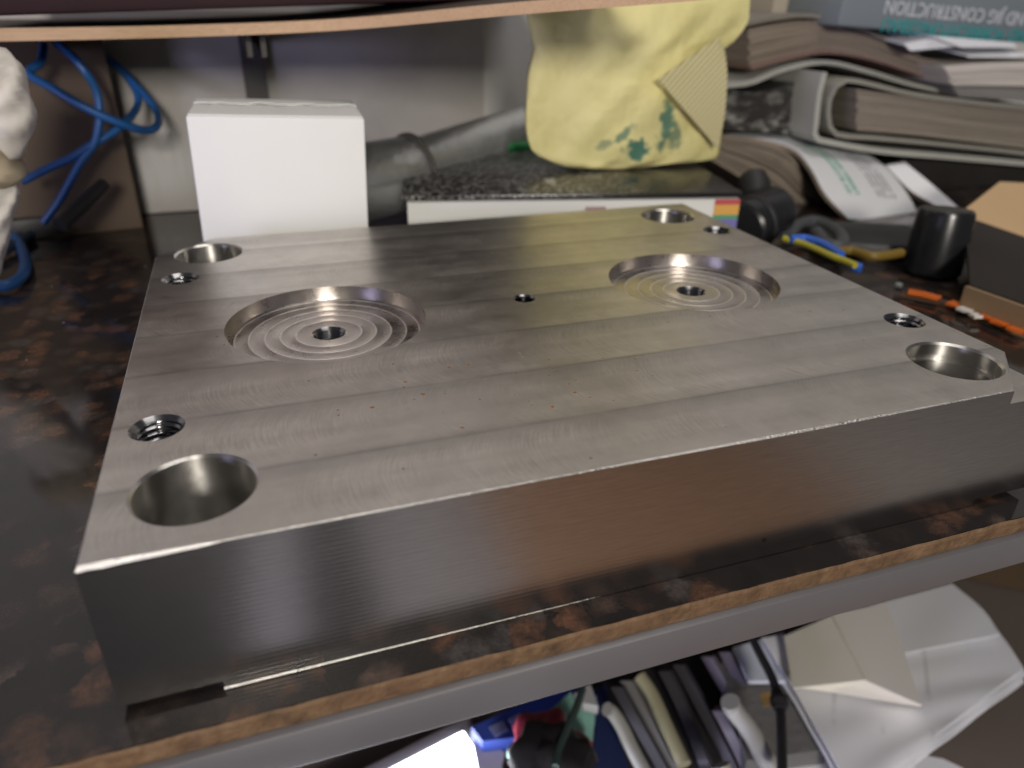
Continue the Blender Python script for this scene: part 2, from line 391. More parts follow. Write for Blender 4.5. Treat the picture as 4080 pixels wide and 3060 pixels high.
def pages(name, a, b, n=26, tint=None):
    g = N(name); uv = g.coord('UV'); x, y, z = g.xyz(uv)
    f = g.noise(g.comb(g.math('MULTIPLY', x, .25), g.math('MULTIPLY', y, float(n)), 0.0), 1.0, 3, .7); f2 = g.noise(g.comb(g.math('MULTIPLY', x, .6), g.math('MULTIPLY', y, n * 4.0), 0.0), 1.0, 2, .7)
    c = g.mix(g.mr(f, .3, .7, 0, 1), a, b); c = g.mix(g.mr(f2, .45, .7, 0, .5), c, tuple(k * .45 for k in a))
    if tint: c = g.mix(g.mr(y, tint[0], tint[1], .75, 0.0), c, tint[2])
    return g.set(base=c, rough=.75, normal=g.bump(f2, .0006))
def printed(name, paper, lines):
    """paper with rows of unreadable print: lines = (v0, v1, u0, u1, colour, rows)"""
    g = N(name); uv = g.coord('UV'); x, y, z = g.xyz(uv); c = g.mix(g.noise(g.coord(), 40, 3), tuple(k * .93 for k in paper), paper)
    for (u0, u1, v0, v1, colr, rows) in lines:
        m = g.math('MULTIPLY', g.math('MULTIPLY', g.math('GREATER_THAN', x, u0), g.math('LESS_THAN', x, u1)), g.math('MULTIPLY', g.math('GREATER_THAN', y, v0), g.math('LESS_THAN', y, v1)))
        rr = g.math('FRACT', g.math('MULTIPLY', g.math('SUBTRACT', x, u0), rows / (u1 - u0)))
        wd = g.noise(g.comb(g.math('FLOOR', g.math('MULTIPLY', x, rows / (u1 - u0))), g.math('MULTIPLY', y, 30.0), 0.0), 1.0, 2)
        m = g.math('MULTIPLY', m, g.math('MULTIPLY', g.math('LESS_THAN', rr, .55), g.math('GREATER_THAN', wd, .44)))
        c = g.mix(g.math('MULTIPLY', m, .85), c, colr)
    return g.set(base=c, rough=.45)

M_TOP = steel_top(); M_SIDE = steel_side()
M_BORE = steel_turned('bored_steel', (.66, .64, .60), .34, 3000, .85)
M_THREAD = steel_turned('tapped_steel', (.27, .27, .28), .25, 2500)
M_POCKET = steel_turned('turned_pocket_steel', (.56, .515, .48), .30, 1500, .6, .000004, (.0352, .0300, .0241, .0183, .0126))
M_CHAMF = plain('filed_chamfer', (.66, .64, .60), .38, 1.0, .2, 900, .0006)
M_GRANITE = granite(); M_EDGE = rough_edge(); M_APRON = brushed_apron(); M_WALL = wall_mat()
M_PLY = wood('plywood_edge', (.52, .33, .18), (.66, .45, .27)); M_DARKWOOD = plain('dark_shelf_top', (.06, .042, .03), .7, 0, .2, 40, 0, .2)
M_WHITECARD = plain('white_card', (.78, .78, .755), .7, 0, .06, 18, .0003, detail=6)
M_CARD = plain('brown_cardboard', (.40, .25, .13), .8, 0, .12, 40, .0004); M_CARDLIT = plain('lit_cardboard', (.56, .38, .21), .75, 0, .07, 30, .0002); M_CARDDARK = plain('brown_cardboard_dark', (.115, .082, .055), .8, 0, .2, 25, .0004)
M_BLACKPL = plain('black_plastic', (.012, .012, .014), .28, 0, .2, 80); M_BLACKRUB = plain('black_rubber', (.016, .015, .016), .55, 0, .3, 50)
M_BLUE = plain('blue_cable_jacket', (.02, .10, .29), .4, 0, .15, 90); M_DKBLUE = plain('dark_cable_jacket', (.02, .035, .06), .45, 0, .2, 90)
M_CLOTH = plain('off_white_cloth', (.70, .66, .61), .9, 0, .06, 16, .006, detail=1); M_TANCLOTH = plain('stained_cloth', (.55, .46, .32), .9, 0, .15, 16, .006, detail=1)
M_PAPER = plain('white_paper', (.85, .86, .90), .6, 0, .03, 15, .0001); M_CREAM = plain('cream_paper', (.78, .74, .64), .6, 0, .03, 15)
M_GALV = plain('galvanised_steel', (.72, .74, .74), .36, .85, .22, 160, .0008); M_DKMETAL = plain('dark_metal', (.09, .083, .078), .7, 0, .2, 60, 0, .2)

# ------------------------------------------------------------------ the bench, wall and floor
H = 0.0468
wall = tag(box('wall', (0.2, .400, .05), (3.0, .03, 1.7), M_WALL), kind='structure')
gf = N('floor_refl_zones'); v = gf.coord(); x, y, z = gf.xyz(v); nz = gf.noise(gf.map(v, (1, 8, 1)), 3, 4)
refl_dark = gf.math('MULTIPLY', gf.math('LESS_THAN', x, .0), gf.math('LESS_THAN', gf.math('ABSOLUTE', gf.math('ADD', y, .9)), .8))  # unseen floor zones, made up to shape the reflections in the plate front
refl_streak = gf.math('LESS_THAN', gf.math('ABSOLUTE', gf.math('ADD', x, .16)), .04)
refl_dark = gf.math('MULTIPLY', refl_dark, gf.math('SUBTRACT', 1.0, refl_streak))
cb = gf.mix(nz, (.34, .20, .12), (.46, .29, .19)); cb = gf.mix(gf.math('GREATER_THAN', x, 1.0), cb, (.60, .56, .52)); cb = gf.mix(gf.math('LESS_THAN', x, .24), cb, (.37, .36, .375))
cb = gf.mix(gf.math('MULTIPLY', refl_streak, gf.math('LESS_THAN', x, .0)), cb, (.42, .41, .47))
gf.set(base=gf.mix(refl_dark, cb, (.006, .006, .014)), rough=.9, spec=.04)
floor = tag(box('floor', (0.3, -.8, -.78), (5, 3.0, .04), gf.m), kind='structure')

bench = thing('workbench', 'bench with a dark brown speckled granite top, raw orange edge and grey front rail', 'workbench', (0, 0, 0))
bm = bmesh.new(); bm_box(bm, (.15, .1245, -.003), (1.9, .521, .006), None, 0)
mesh_obj('granite_top', bm, M_GRANITE, bench)
bm = bmesh.new(); nseg = 240                                    # sawn raw face of the slab, slightly ragged
rows = []
for i in range(nseg + 1):
    x = -.55 + i * 1.2 / nseg; j = random.uniform(-.00035, .00035)
    rows.append([bm.verts.new((x, -.1361 + j * .5, -.0001 - abs(j) * .4)), bm.verts.new((x, -.1366 + j, -.0012)), bm.verts.new((x, -.1366 + j, -.0052)), bm.verts.new((x, -.1364, -.0066 + j * .6)), bm.verts.new((x, -.130, -.0066))])
for a, b in zip(rows, rows[1:]):
    for k in range(4): bm.faces.new((a[k], b[k], b[k + 1], a[k + 1]))
bmesh.ops.recalc_face_normals(bm, faces=bm.faces[:])
mesh_obj('edge_strip', bm, M_EDGE, bench)
bm = bmesh.new(); bm_box(bm, (.15, -.1350, -.01345), (1.9, .008, .0135), None, .0008)
mesh_obj('front_rail', bm, M_APRON, bench, smooth=True, angle=40)
box('lower_shelf', (.15, .12, -.330), (1.9, .50, .018), plain('shelf_board', (.16, .13, .11), .6), bench)
box('back_panel', (.15, .372, -.17), (1.9, .012, .30), plain('back_board', (.10, .075, .055), .7), bench)

# ------------------------------------------------------------------ the steel plate
W, D = .300, .2515; SL = .024; ST = .0050; SB = .0028
plate = thing('steel_plate', 'thick machined grey steel plate with bored corners and two round pockets on the granite bench', 'steel plate', (0, 0, 0))
BX, BY, TX, TY, PX = .126, .1016, .1373, .0669, .0811
R_BORE, R_THR, R_PKT = .0158, .0077, .0379
def top_outline():
    """outline of the top with the near right and far left corners cut for pry slots: (point, chamfer width, drop)"""
    pts = []; n = 90; x0, x1 = -W / 2, W / 2 - SL
    for i in range(n + 1):
        x = x0 + (x1 - x0) * i / n; j = random.uniform(.85, 1.15) if x < -.118 else random.uniform(.96, 1.04)
        wd = .00030 + .00050 * max(0, 1 - (x - x0) / .03) ** 1.2 if x < -.118 else .00030 + .00035 * min(1, (x + .118) / .05)
        dr = wd * 1.7 if x < -.122 else wd * (.5 + .3 * math.sin(x * 40))
        pts.append((Vector((x, -D / 2)), wd * j, dr * j))
    pts += [(Vector((W / 2, -D / 2 + SL)), .0004, .0004), (Vector((W / 2, D / 2)), .0004, .0004), (Vector((-W / 2 + SL, D / 2)), .0004, .0004), (Vector((-W / 2, D / 2 - SL)), .0004, .0004)]
    return pts
outl = top_outline(); m = len(outl)
def inward(i):
    p = outl[i][0]; a = (p - outl[i - 1][0]).normalized(); b = (outl[(i + 1) % m][0] - p).normalized()
    n = Vector((-a.y - b.y, a.x + b.x)).normalized(); c = max(n.dot(Vector((-a.y, a.x))), .3); return n / c
holes = [(sx * BX, sy_ * BY, R_BORE) for sx in (-1, 1) for sy_ in (-1, 1)] + [(sx * TX, sy_ * TY, R_THR) for sx in (-1, 1) for sy_ in (-1, 1)] + [(-PX, 0, R_PKT), (PX, 0, R_PKT), (0, 0, .0047)]
def segs(r): return 128 if r > .03 else 96 if r > .01 else 64
bm = bmesh.new()
ti = [bm.verts.new((*(outl[i][0] + inward(i) * outl[i][1]), H)) for i in range(m)]
ed = [bm.edges.new((ti[i], ti[(i + 1) % m])) for i in range(m)]
for hx, hy, r in holes:
    n = segs(r); ring = [bm.verts.new((hx + r * math.cos(2 * math.pi * k / n), hy + r * math.sin(2 * math.pi * k / n), H)) for k in range(n)]
    ed += [bm.edges.new((ring[k], ring[(k + 1) % n])) for k in range(n)]
bmesh.ops.triangle_fill(bm, use_beauty=True, use_dissolve=False, edges=ed, normal=(0, 0, 1))
for f in bm.faces:
    if f.normal.z < 0: f.normal_flip()
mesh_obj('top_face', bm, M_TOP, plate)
bm = bmesh.new()                                               # filed chamfer round the top
for i in range(m):
    k = (i + 1) % m
    a, b = outl[i], outl[k]
    q = [(*(a[0] + inward(i) * a[1]), H), (*a[0], H - a[2]), (*b[0], H - b[2]), (*(b[0] + inward(k) * b[1]), H)]
    bm.faces.new([bm.verts.new(p) for p in q])
bmesh.ops.remove_doubles(bm, verts=bm.verts[:], dist=1e-7)
bmesh.ops.recalc_face_normals(bm, faces=bm.faces[:])
mesh_obj('chamfer', bm, M_CHAMF, plate)
bm = bmesh.new()                                               # the sides, the slot floors and the underside
def wq(a, b, za, zb, zl):
    bm.faces.new([bm.verts.new(p) for p in ((a.x, a.y, zl), (b.x, b.y, zl), (b.x, b.y, zb), (a.x, a.y, za))])
for i in range(m):
    a, b = outl[i], outl[(i + 1) % m]; wq(a[0], b[0], H - a[2], H - b[2], H - ST)
hw, hd = W / 2, D / 2
rect = [Vector((-hw, -hd)), Vector((hw, -hd)), Vector((hw, hd)), Vector((-hw, hd))]
for i in range(4): wq(rect[i], rect[(i + 1) % 4], H - ST, H - ST, SB)
bot = [Vector((-hw + SL, -hd)), Vector((hw - SL, -hd)), Vector((hw, -hd + SL)), Vector((hw, hd)), Vector((-hw, hd)), Vector((-hw, -hd + SL))]
for i in range(6): wq(bot[i], bot[(i + 1) % 6], SB, SB, .0003)
def tri(p, z, up):
    f = bm.faces.new([bm.verts.new((a[0], a[1], z)) for a in p]); f.normal_update()
    if (f.normal.z > 0) != up: f.normal_flip()
tri([(-hw + SL, -hd), (-hw, -hd), (-hw, -hd + SL)], SB, False); tri([(hw - SL, -hd), (hw, -hd), (hw, -hd + SL)], SB, False)
f = bm.faces.new([bm.verts.new((p.x, p.y, .0003)) for p in bot]); f.normal_update()
if f.normal.z > 0: f.normal_flip()
bmesh.ops.remove_doubles(bm, verts=bm.verts[:], dist=1e-7)
mesh_obj('side_faces', bm, M_SIDE, plate)
for tp in ([(hw - SL, -hd), (hw, -hd), (hw, -hd + SL)], [(-hw + SL, hd), (-hw, hd), (-hw, hd - SL)]):
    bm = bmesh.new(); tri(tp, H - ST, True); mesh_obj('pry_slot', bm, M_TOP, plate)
bm = bmesh.new()                                               # bright rolled burr along the lower front edge
e0 = [Vector((x, -hd - .00002, q)) for x, q in ((-hw + SL, .0008), (-.02, .00042))]; e1 = [Vector((x, -hd - q, .00032)) for x, q in ((-hw + SL, .00032), (-.02, .00004))]; e2 = [Vector((x, -hd, .0003)) for x in (-hw + SL, -.02)]
for a, b in ((e0, e1), (e1, e2)): bm.faces.new([bm.verts.new(p) for p in (a[0], b[0], b[1], a[1])])
bmesh.ops.recalc_face_normals(bm, faces=bm.faces[:])
mesh_obj('lower_burr', bm, M_CHAMF, plate)
for sx in (-1, 1):
    for s2 in (-1, 1):
        c = .0008
        o = lathe('guide_bore', [(R_BORE, H), (R_BORE - c, H - c), *([(R_BORE - c, H - .0048), (R_BORE + .0007, H - .0049), (R_BORE + .0007, H - .0072), (R_BORE - c, H - .0073)] if sx > 0 and s2 < 0 else []), (R_BORE - c, .0004)], M_BORE, plate, 96, flip=False)
        o.location = (sx * BX, s2 * BY, 0)
bm = bmesh.new(); sg = 64; pitch = .002; rr = []                # tapped hole: a real helical thread
prof = [(R_THR, H), (R_THR - .0011, H - .0010)]
for r_, z_ in prof: rr.append([bm.verts.new((r_ * math.cos(2 * math.pi * k / sg), r_ * math.sin(2 * math.pi * k / sg), z_)) for k in range(sg)])
z_ = H - .0012
while z_ > .006:
    ring = []
    for k in range(sg):
        ph = (z_ / pitch + k / sg) % 1.0; tr = abs(ph * 2 - 1); r_ = R_THR - .0011 - .0009 * min(1, max(0, (tr - .15) / .6)) * min(1, (H - .0010 - z_) / .001)
        ring.append(bm.verts.new((r_ * math.cos(2 * math.pi * k / sg), r_ * math.sin(2 * math.pi * k / sg), z_)))
    rr.append(ring); z_ -= pitch / 8
for a, b in zip(rr, rr[1:]):
    for k in range(sg): bm.faces.new((a[k], a[(k + 1) % sg], b[(k + 1) % sg], b[k]))
th0 = mesh_obj('threaded_hole', bm, M_THREAD, plate, smooth=True, angle=35); first = True
for sx in (-1, 1):
    for s2 in (-1, 1):
        o = th0 if first else th0.copy()
        if not first: COL.objects.link(o); o.parent = plate
        first = False; o.location = (sx * TX, s2 * TY, 0)
PD = .0055
pp = [(R_PKT, H), (R_PKT - .0001, H - PD + .0007), (R_PKT - .0004, H - PD - .0002), (R_PKT - .0010, H - PD - .0002), (R_PKT - .0012, H - PD)]
for k, q in enumerate((.0352, .0300, .0241, .0183, .0126)):
    pp += [(q + .0006, H - PD), (q + .0002, H - PD + .00008), (q - .0002, H - PD + .00008), (q - .0006, H - PD)]
pp += [(.0066, H - PD)]
for s in (-1, 1):
    p = lathe('pocket', pp, M_POCKET, plate, 128, angle=40); p.location = (s * PX, 0, 0)
    hz = [(.0066, H - PD), (.0058, H - PD - .0008)]
    z_ = H - PD - .0008; k = 0
    while z_ > .01: z_ -= .00055; k += 1; hz.append((.0058 if k % 2 == 0 else .0054, z_))
    lathe('screw_hole', hz, M_THREAD, p, 48)
lathe('centre_hole', [(.0047, H), (.0040, H - .0007), (.0040, .004), (0, .004)], M_THREAD, plate, 64)

# ------------------------------------------------------------------ behind the plate
wb = thing('white_box', 'plain white cardboard box with a ragged closed lid standing behind the plate', 'box', (-.0885, .141, 0), rot=(0, math.radians(2.2), math.radians(-3)))
bw, bd, bh = .0875, .062, .1030
bm = bmesh.new(); bm_box(bm, (0, bd / 2, bh / 2), (bw, bd, bh), None, .0012)
mesh_obj('carton', bm, M_WHITECARD, wb, smooth=True, angle=40)
def ragged(name, y0, y1, z0, z1, seed):
    rnd = random.Random(seed); bm = bmesh.new(); n = 24; a = []
    for i in range(n + 1):
        x = -bw / 2 + .001 + (bw - .002) * i / n; dy = rnd.uniform(-.0007, .0007); dz = rnd.uniform(0, .0005) + .0005 * math.sin(i * .5) ** 2
        a.append([bm.verts.new((x, y0, z0)), bm.verts.new((x, y1 + dy, z1 + dz)), bm.verts.new((x, y1 + dy, z1 + dz - .0006)), bm.verts.new((x, y0, z0 - .0006))])
    for p, q in zip(a, a[1:]):
        for k in range(4): bm.faces.new((p[k], q[k], q[(k + 1) % 4], p[(k + 1) % 4]))
    bm.faces.new(a[0]); bm.faces.new(a[-1][::-1]); bmesh.ops.recalc_face_normals(bm, faces=bm.faces[:])
    return mesh_obj(name, bm, M_WHITECARD, wb)
ragged('lid_flap', .001, .047, bh + .0007, bh + .0009, 3); ragged('lid_flap', .061, .035, bh + .0016, bh + .0019, 9)

sh = thing('wall_shelf', 'thin plywood shelf with a pale edge and grey metal bracket above the bench', 'shelf')
low = [(-300, 170), (0, 165), (670, 150), (1340, 122), (2050, 60), (2740, 6), (3000, -14)]
ysh = [.215, .215, .210, .185, .110, .050, .040]
P0 = [sy(a, b, q) for (a, b), q in zip(low, ysh)]
P0 = resample(P0, 40); bm = bmesh.new(); rows = []
for p in P0:
    t = .0062 - .0010 * (p.x + .2) / .4
    rows.append([bm.verts.new((p.x, p.y, p.z)), bm.verts.new((p.x, p.y, p.z + t)), bm.verts.new((p.x, .384, p.z + t)), bm.verts.new((p.x, .384, p.z))])
for a, b in zip(rows, rows[1:]):
    for k in range(4):
        f = bm.faces.new((a[k], b[k], b[(k + 1) % 4], a[(k + 1) % 4])); f.material_index = 0 if k == 0 else 1
bm.faces.new(rows[0]); bm.faces.new(rows[-1][::-1]); bmesh.ops.recalc_face_normals(bm, faces=bm.faces[:])
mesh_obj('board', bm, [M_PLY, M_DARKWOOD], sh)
bk = bmesh.new(); a = sy(1010, 250, .36)
bm_box(bk, (a.x, .375, .105), (.017, .006, .075)); bm_box(bk, (a.x - .004, .30, .132), (.003, .155, .013)); bm_box(bk, (a.x + .004, .30, .132), (.003, .155, .013))
mesh_obj('bracket', bk, M_DKMETAL, sh)

tb = thing('tool_case', 'dark maroon case with a red upper half lying on the plywood shelf', 'case')
a = sy(-120, 98, .19); b = sy(1966, 22, .19)
box('case_base', ((a.x + b.x) / 2, .265, .161), (b.x - a.x, .15, .018), plain('dark_maroon', (.030, .014, .015), .7, 0, .2, 30, 0, .2), tb, (0, math.radians(-2.3), 0), .003)
box('case_lid', ((a.x + b.x) / 2 - .04, .265, .1768), (b.x - a.x - .09, .15, .013), plain('red_plastic', (.22, .015, .025), .6, 0, .2, 30, 0, .25), tb, (0, math.radians(-2.3), 0), .003)

g = N('wall_shade_board'); v = g.coord(); n = g.noise(v, 14, 5, .6); x, y, z = g.xyz(v)
c = g.mix(g.mr(n, .3, .7, 0, 1), (.36, .34, .32), (.46, .435, .41))  # board added for the soft shadow on the white wall, shade in its grey
d = g.math('SQRT', g.math('ADD', g.math('MULTIPLY', g.math('ADD', x, .168), g.math('ADD', x, .168)), g.math('MULTIPLY', g.math('MULTIPLY', g.math('SUBTRACT', z, .040), 1.3), g.math('SUBTRACT', z, .040))))
c = g.mix(g.math('MULTIPLY', g.mr(d, .012, .05, 1, 0, True), g.mr(g.noise(g.map(v, (90, 1, 12)), 1, 2), .3, .6, .35, 1)), c, (.60, .59, .58))  # pool of light on the wall painted in as a paler patch
g.set(base=c, rough=.75)
a = sy(1928, 260, .379); bm = bmesh.new(); bm_box(bm, ((a.x - .9) / 2, .3815, .074), (a.x + .9, .006, .147), None, .0008)
tag(mesh_obj('back_board', bm, g.m), 'grey board added along the white wall under the plywood shelf, toned as its shade', 'board')  # added board, stands in for the shaded white wall

# yellow bag: front and back skins around a soft volume, traced silhouette with its own depth
def yellow():
    g = N('yellow_bag_paper'); v = g.coord(); x, y, z = g.xyz(v)
    n = g.noise(v, 30, 4); nd = g.noise(v, 160, 4, .6)
    c = g.mix(n, (.67, .60, .24), (.80, .735, .35))
    def blob(cx, cz, rx, rz, soft, rot=0.0):
        dx = g.math('SUBTRACT', x, cx); dz = g.math('SUBTRACT', z, cz); ca, sa = math.cos(rot), math.sin(rot)
        a = g.math('DIVIDE', g.math('ADD', g.math('MULTIPLY', dx, ca), g.math('MULTIPLY', dz, sa)), rx); b = g.math('DIVIDE', g.math('SUBTRACT', g.math('MULTIPLY', dz, ca), g.math('MULTIPLY', dx, sa)), rz)
        d = g.math('SQRT', g.math('ADD', g.math('MULTIPLY', a, a), g.math('MULTIPLY', b, b)))
        d = g.math('ADD', d, g.math('MULTIPLY', g.math('SUBTRACT', nd, .5), 3.2))
        return g.mr(d, 1 - soft, 1 + soft, 1.0, 0.0, True)
    def q(cx, cy): p = sy(2000 + cx * .45208, cy * .45208, .205); return p.x, p.z
    green = None
    for (cx, cy, rx, rz, s, rot, amt) in ((1180, 1310, .0092, .0062, .35, 0, .9), (1430, 1080, .0062, .0165, .4, .0, .75), (1500, 1200, .005, .009, .4, .3, .6), (1050, 1180, .008, .0028, .4, .6, .65), (900, 1270, .006, .0026, .45, .4, .5), (1560, 650, .0045, .0045, .4, 0, .8), (1400, 1270, .0035, .005, .4, 0, .7)):
        X, Z = q(cx, cy); b = g.math('MULTIPLY', blob(X, Z, rx, rz, s, rot), amt); green = b if green is None else g.math('MAXIMUM', green, b)
    c = g.mix(g.math('MINIMUM', g.math('MULTIPLY', green, 1.25), 1.0), c, (.075, .19, .13))
    return g.set(base=c, rough=.62, sub=.0, normal=g.bump(g.noise(v, 24, 3), .006))
M_YEL = yellow()
g = N('ribbed_yellow_plastic'); v = g.coord(); x, y, z = g.xyz(v)
wv = g.math('FRACT', g.math('MULTIPLY', g.math('SUBTRACT', g.math('MULTIPLY', z, .78), g.math('MULTIPLY', x, .62)), 1 / .0033))
ln = g.math('LESS_THAN', wv, .42); c = g.mix(ln, (.80, .74, .44), (.50, .43, .20))
g.set(base=c, rough=.55, normal=g.bump(wv, .0006)); M_YRIB = g.m
bag = thing('yellow_bag', 'yellow bag with smeared green print and a folded corner standing on the black box', 'bag')
c2 = lambda x, y: (2000 + x * .45208, y * .45208)
left = [(200, -60), (215, 120), (250, 260), (290, 420), (270, 520), (235, 680), (220, 900), (215, 1080), (235, 1240), (290, 1350), (420, 1420), (560, 1470)]
right = [(2190, -60), (2180, 90), (2165, 200), (2060, 350), (1950, 450), (1975, 620), (1975, 800), (1955, 1000), (1935, 1180), (1920, 1300), (1880, 1395), (1600, 1410)]
YB = .212
Lp = [sy(*c2(*p), YB) for p in left]; Rp = [sy(*c2(*p), YB) for p in right]
Lp = resample(Lp, 40); Rp = resample(Rp, 40)
bm = bmesh.new(); nk = 44; Fv = []; Bv = []
for i in range(40):
    t = i / 39; fr = []; bk_ = []
    for k in range(nk + 1):
        u = k / nk; p = Lp[i].lerp(Rp[i], u)
        prof = (max(0, 1 - (2 * u - 1) ** 4)) ** .6 * (max(0.02, 1 - (2 * min(t, 1) - 1) ** 6)) ** .5
        sag = -.004 * math.sin(math.pi * u) * t ** 3
        rip = .0042 * math.sin(u * 7.3 + t * 2.1) * (1 - t * .8) + .0022 * math.sin(u * 3.1 - t * 6.5) + .0009 * math.sin(u * 17 - t * 9) * math.sin(t * 11 + u * 4) + .0006 * math.sin(u * 31 + t * 23)
        fr.append(bm.verts.new((p.x, p.y - .008 * prof + rip * prof * 1.3, p.z + sag)))
        bk_.append(bm.verts.new((p.x, p.y + .034 * prof + .0008, p.z + sag)))
    Fv.append(fr); Bv.append(bk_)
for i in range(39):
    for k in range(nk):
        bm.faces.new((Fv[i][k], Fv[i][k + 1], Fv[i + 1][k + 1], Fv[i + 1][k])); bm.faces.new((Bv[i + 1][k], Bv[i + 1][k + 1], Bv[i][k + 1], Bv[i][k]))
    bm.faces.new((Fv[i][0], Fv[i + 1][0], Bv[i + 1][0], Bv[i][0])); bm.faces.new((Fv[i + 1][nk], Fv[i][nk], Bv[i][nk], Bv[i + 1][nk]))
for k in range(nk):
    bm.faces.new((Fv[0][k + 1], Fv[0][k], Bv[0][k], Bv[0][k + 1])); bm.faces.new((Fv[39][k], Fv[39][k + 1], Bv[39][k + 1], Bv[39][k]))
bmesh.ops.recalc_face_normals(bm, faces=bm.faces[:])
mesh_obj('bag_body', bm, M_YEL, bag, smooth=True, angle=60)
fl = [sy(*c2(*p), q) for p, q in (((1940, 380), .203), ((1900, 340), .201), ((1640, 520), .194), ((1380, 700), .186))]
fr2 = [sy(*c2(*p), q) for p, q in (((1960, 420), .203), ((1985, 640), .200), ((1965, 1000), .198), ((1905, 1310), .196))]
Lf = resample(fl, 14); Rf = resample(fr2, 14)
sheet('folded_corner', Lf, Rf, .0007, M_YRIB, bag, m=10)

# galvanised tube with its wide collar
tb2 = thing('steel_tube', 'galvanised steel tube with a wider collar lying behind the white box', 'tube')
A = sy(1180, 760, .215); B = sy(1650, 655, .262); Cc = sy(2075, 545, .325)
A = Vector((-.055, .212, .0265)); dirn = Vector((.62, .60, .075)).normalized()
A = sy(1400, 735, .235); B = sy(1632, 690, .258); dirn = (B - A).normalized()
tube('collar', [A - dirn * .05, A, B - dirn * .0015, B], [.0255, .0255, .0255, .0245], M_GALV, tb2, 40)
E1 = sy(1660, 660, .262); E2 = sy(2120, 505, .345)
tube('pipe', [E1 - (E2 - E1) * .12, E1, E2, E2 + (E2 - E1) * .25], .0190, M_GALV, tb2, 36)
d2 = (B - A).normalized()
tube('ring', [B, B + d2 * .0012, B + d2 * .0026, B + d2 * .0036], [.0265, .0275, .0275, .0250], M_DKMETAL, tb2, 40)

# black printed box with white front
ang = math.atan2(.1276 - .175, .1935 + .0135); ex = Vector((math.cos(ang), math.sin(ang), 0)); ey = Vector((-ex.y, ex.x, 0))
pb = thing('printed_box', 'flat black printed box with a white front edge and rainbow stripes behind the plate', 'box', (-.0135, .175, 0), rot=(0, 0, ang))
g = N('black_printed_lid'); v = g.coord(); x, y, z = g.xyz(v)
row = g.math('FLOOR', g.math('DIVIDE', y, .0042)); fy = g.math('FRACT', g.math('DIVIDE', y, .0042))
wd = g.noise(g.comb(g.math('MULTIPLY', x, 260.0), g.math('MULTIPLY', row, 7.3), 0.0), 1.0, 3, .7)
mk = g.math('MULTIPLY', g.math('GREATER_THAN', wd, .54), g.math('LESS_THAN', fy, .5)); mk = g.math('MULTIPLY', mk, g.mr(x, .10, .16, 1, .10)); mk = g.math('MAXIMUM', mk, g.math('MULTIPLY', g.mr(g.noise(g.map(v, (1, 2, 1)), 420, 3, .7), .52, .66, 0, .9), g.mr(x, .08, .15, 1, .03)))
sq = g.math('MULTIPLY', g.math('LESS_THAN', g.math('ABSOLUTE', g.math('SUBTRACT', x, .094)), .003), g.math('LESS_THAN', g.math('ABSOLUTE', g.math('SUBTRACT', y, .036)), .008))
mk = g.math('MAXIMUM', mk, sq)
g.set(base=g.mix(mk, (.014, .013, .013), (.52, .51, .50)), rough=.3); M_LID = g.m
LB = .2124; DB = .165; HB = .0485
box('tray', (LB / 2, DB / 2, HB / 2 - .001), (LB, DB, HB - .002), M_WHITECARD, pb, None, .0008)
box('lid', (LB / 2 - .001, DB / 2, HB + .0008), (LB + .004, DB + .002, .0032), M_LID, pb, None, .0008)
cols = [(.55, .09, .10), (.78, .42, .10), (.10, .36, .20), (.20, .18, .48)]; hs = [.0034, .0066, .0027, .0060]; z0 = HB - .0022
for cc, hh in zip(cols, hs):
    o = box('stripe', (LB - .0085, -.0004, z0 - hh / 2), (.0165, .0006, hh), plain('stripe_print', cc, .5, 0, .05), pb); z0 -= hh
for (x0, zz, wd_, cc) in ((.118, .041, .013, (.45, .30, .33)), (.146, .0385, .016, (.25, .36, .36))):
    box('print_mark', (x0, -.0003, zz), (wd_, .0005, .0030), plain('faded_print', cc, .5), pb)
tag(tube('green_strap', [sy(1950, 570, .30), sy(2000, 580, .30), sy(2060, 585, .30), sy(2140, 580, .305)], .0042, plain('green_plastic', (.03, .30, .10), .4), None, 8, 4), 'short bright green strap lying behind the yellow bag', 'strap')

# ------------------------------------------------------------------ magazines, books and papers on the right
def line(pts, Y, f=c3): return [(p.x, p.z) for p in (sy(*f(*q), Y) for q in pts)]
def rs2(l, n): return [(p.x, p.z) for p in resample([Vector((a, 0, b)) for a, b in l], n)]
# grey book with printed spine, upside down
bk1 = thing('grey_book', 'grey-blue book lying upside down with teal and white spine lettering, top of the pile', 'book')
Yk = .262
a = sy(*c3(1045, 165), Yk); b = sy(*c3(2600, 290), Yk); t0 = sy(*c3(1070, -120), Yk)
exb = (b - a).normalized(); hb = .040; angb = math.atan2(exb.z, exb.x)
M_BOOK = plain('grey_cover', (.20, .23, .25), .5, 0, .1, 30)
bkbody = box('cover', a + exb * .14 + Vector((0, .09, hb / 2)), (.28, .18, hb), M_BOOK, bk1, (0, -angb, 0), .003)
def lettering(txt, p, size, mat, parent, sx=1.0):
    cu = bpy.data.curves.new('lettering', 'FONT'); cu.body = txt; cu.size = size; cu.extrude = .0003; cu.align_x = 'RIGHT'; cu.resolution_u = 2
    o = bpy.data.objects.new('lettering', cu); COL.objects.link(o); dg = bpy.context.evaluated_depsgraph_get()
    me = bpy.data.meshes.new_from_object(o.evaluated_get(dg)); bpy.data.objects.remove(o)
    o = bpy.data.objects.new('lettering', me); COL.objects.link(o); me.materials.clear(); me.materials.append(mat); o.parent = parent
    o.rotation_euler = (math.pi / 2, math.pi - angb, 0); o.scale = (sx, 1, 1); o.location = p; return o
q = sy(*c3(1325, 112), Yk - .0006); lettering('UND VORRICHTUNGSBAU', q, .0150, plain('teal_ink', (.02, .33, .33), .5, 0, .05), bk1, .96)
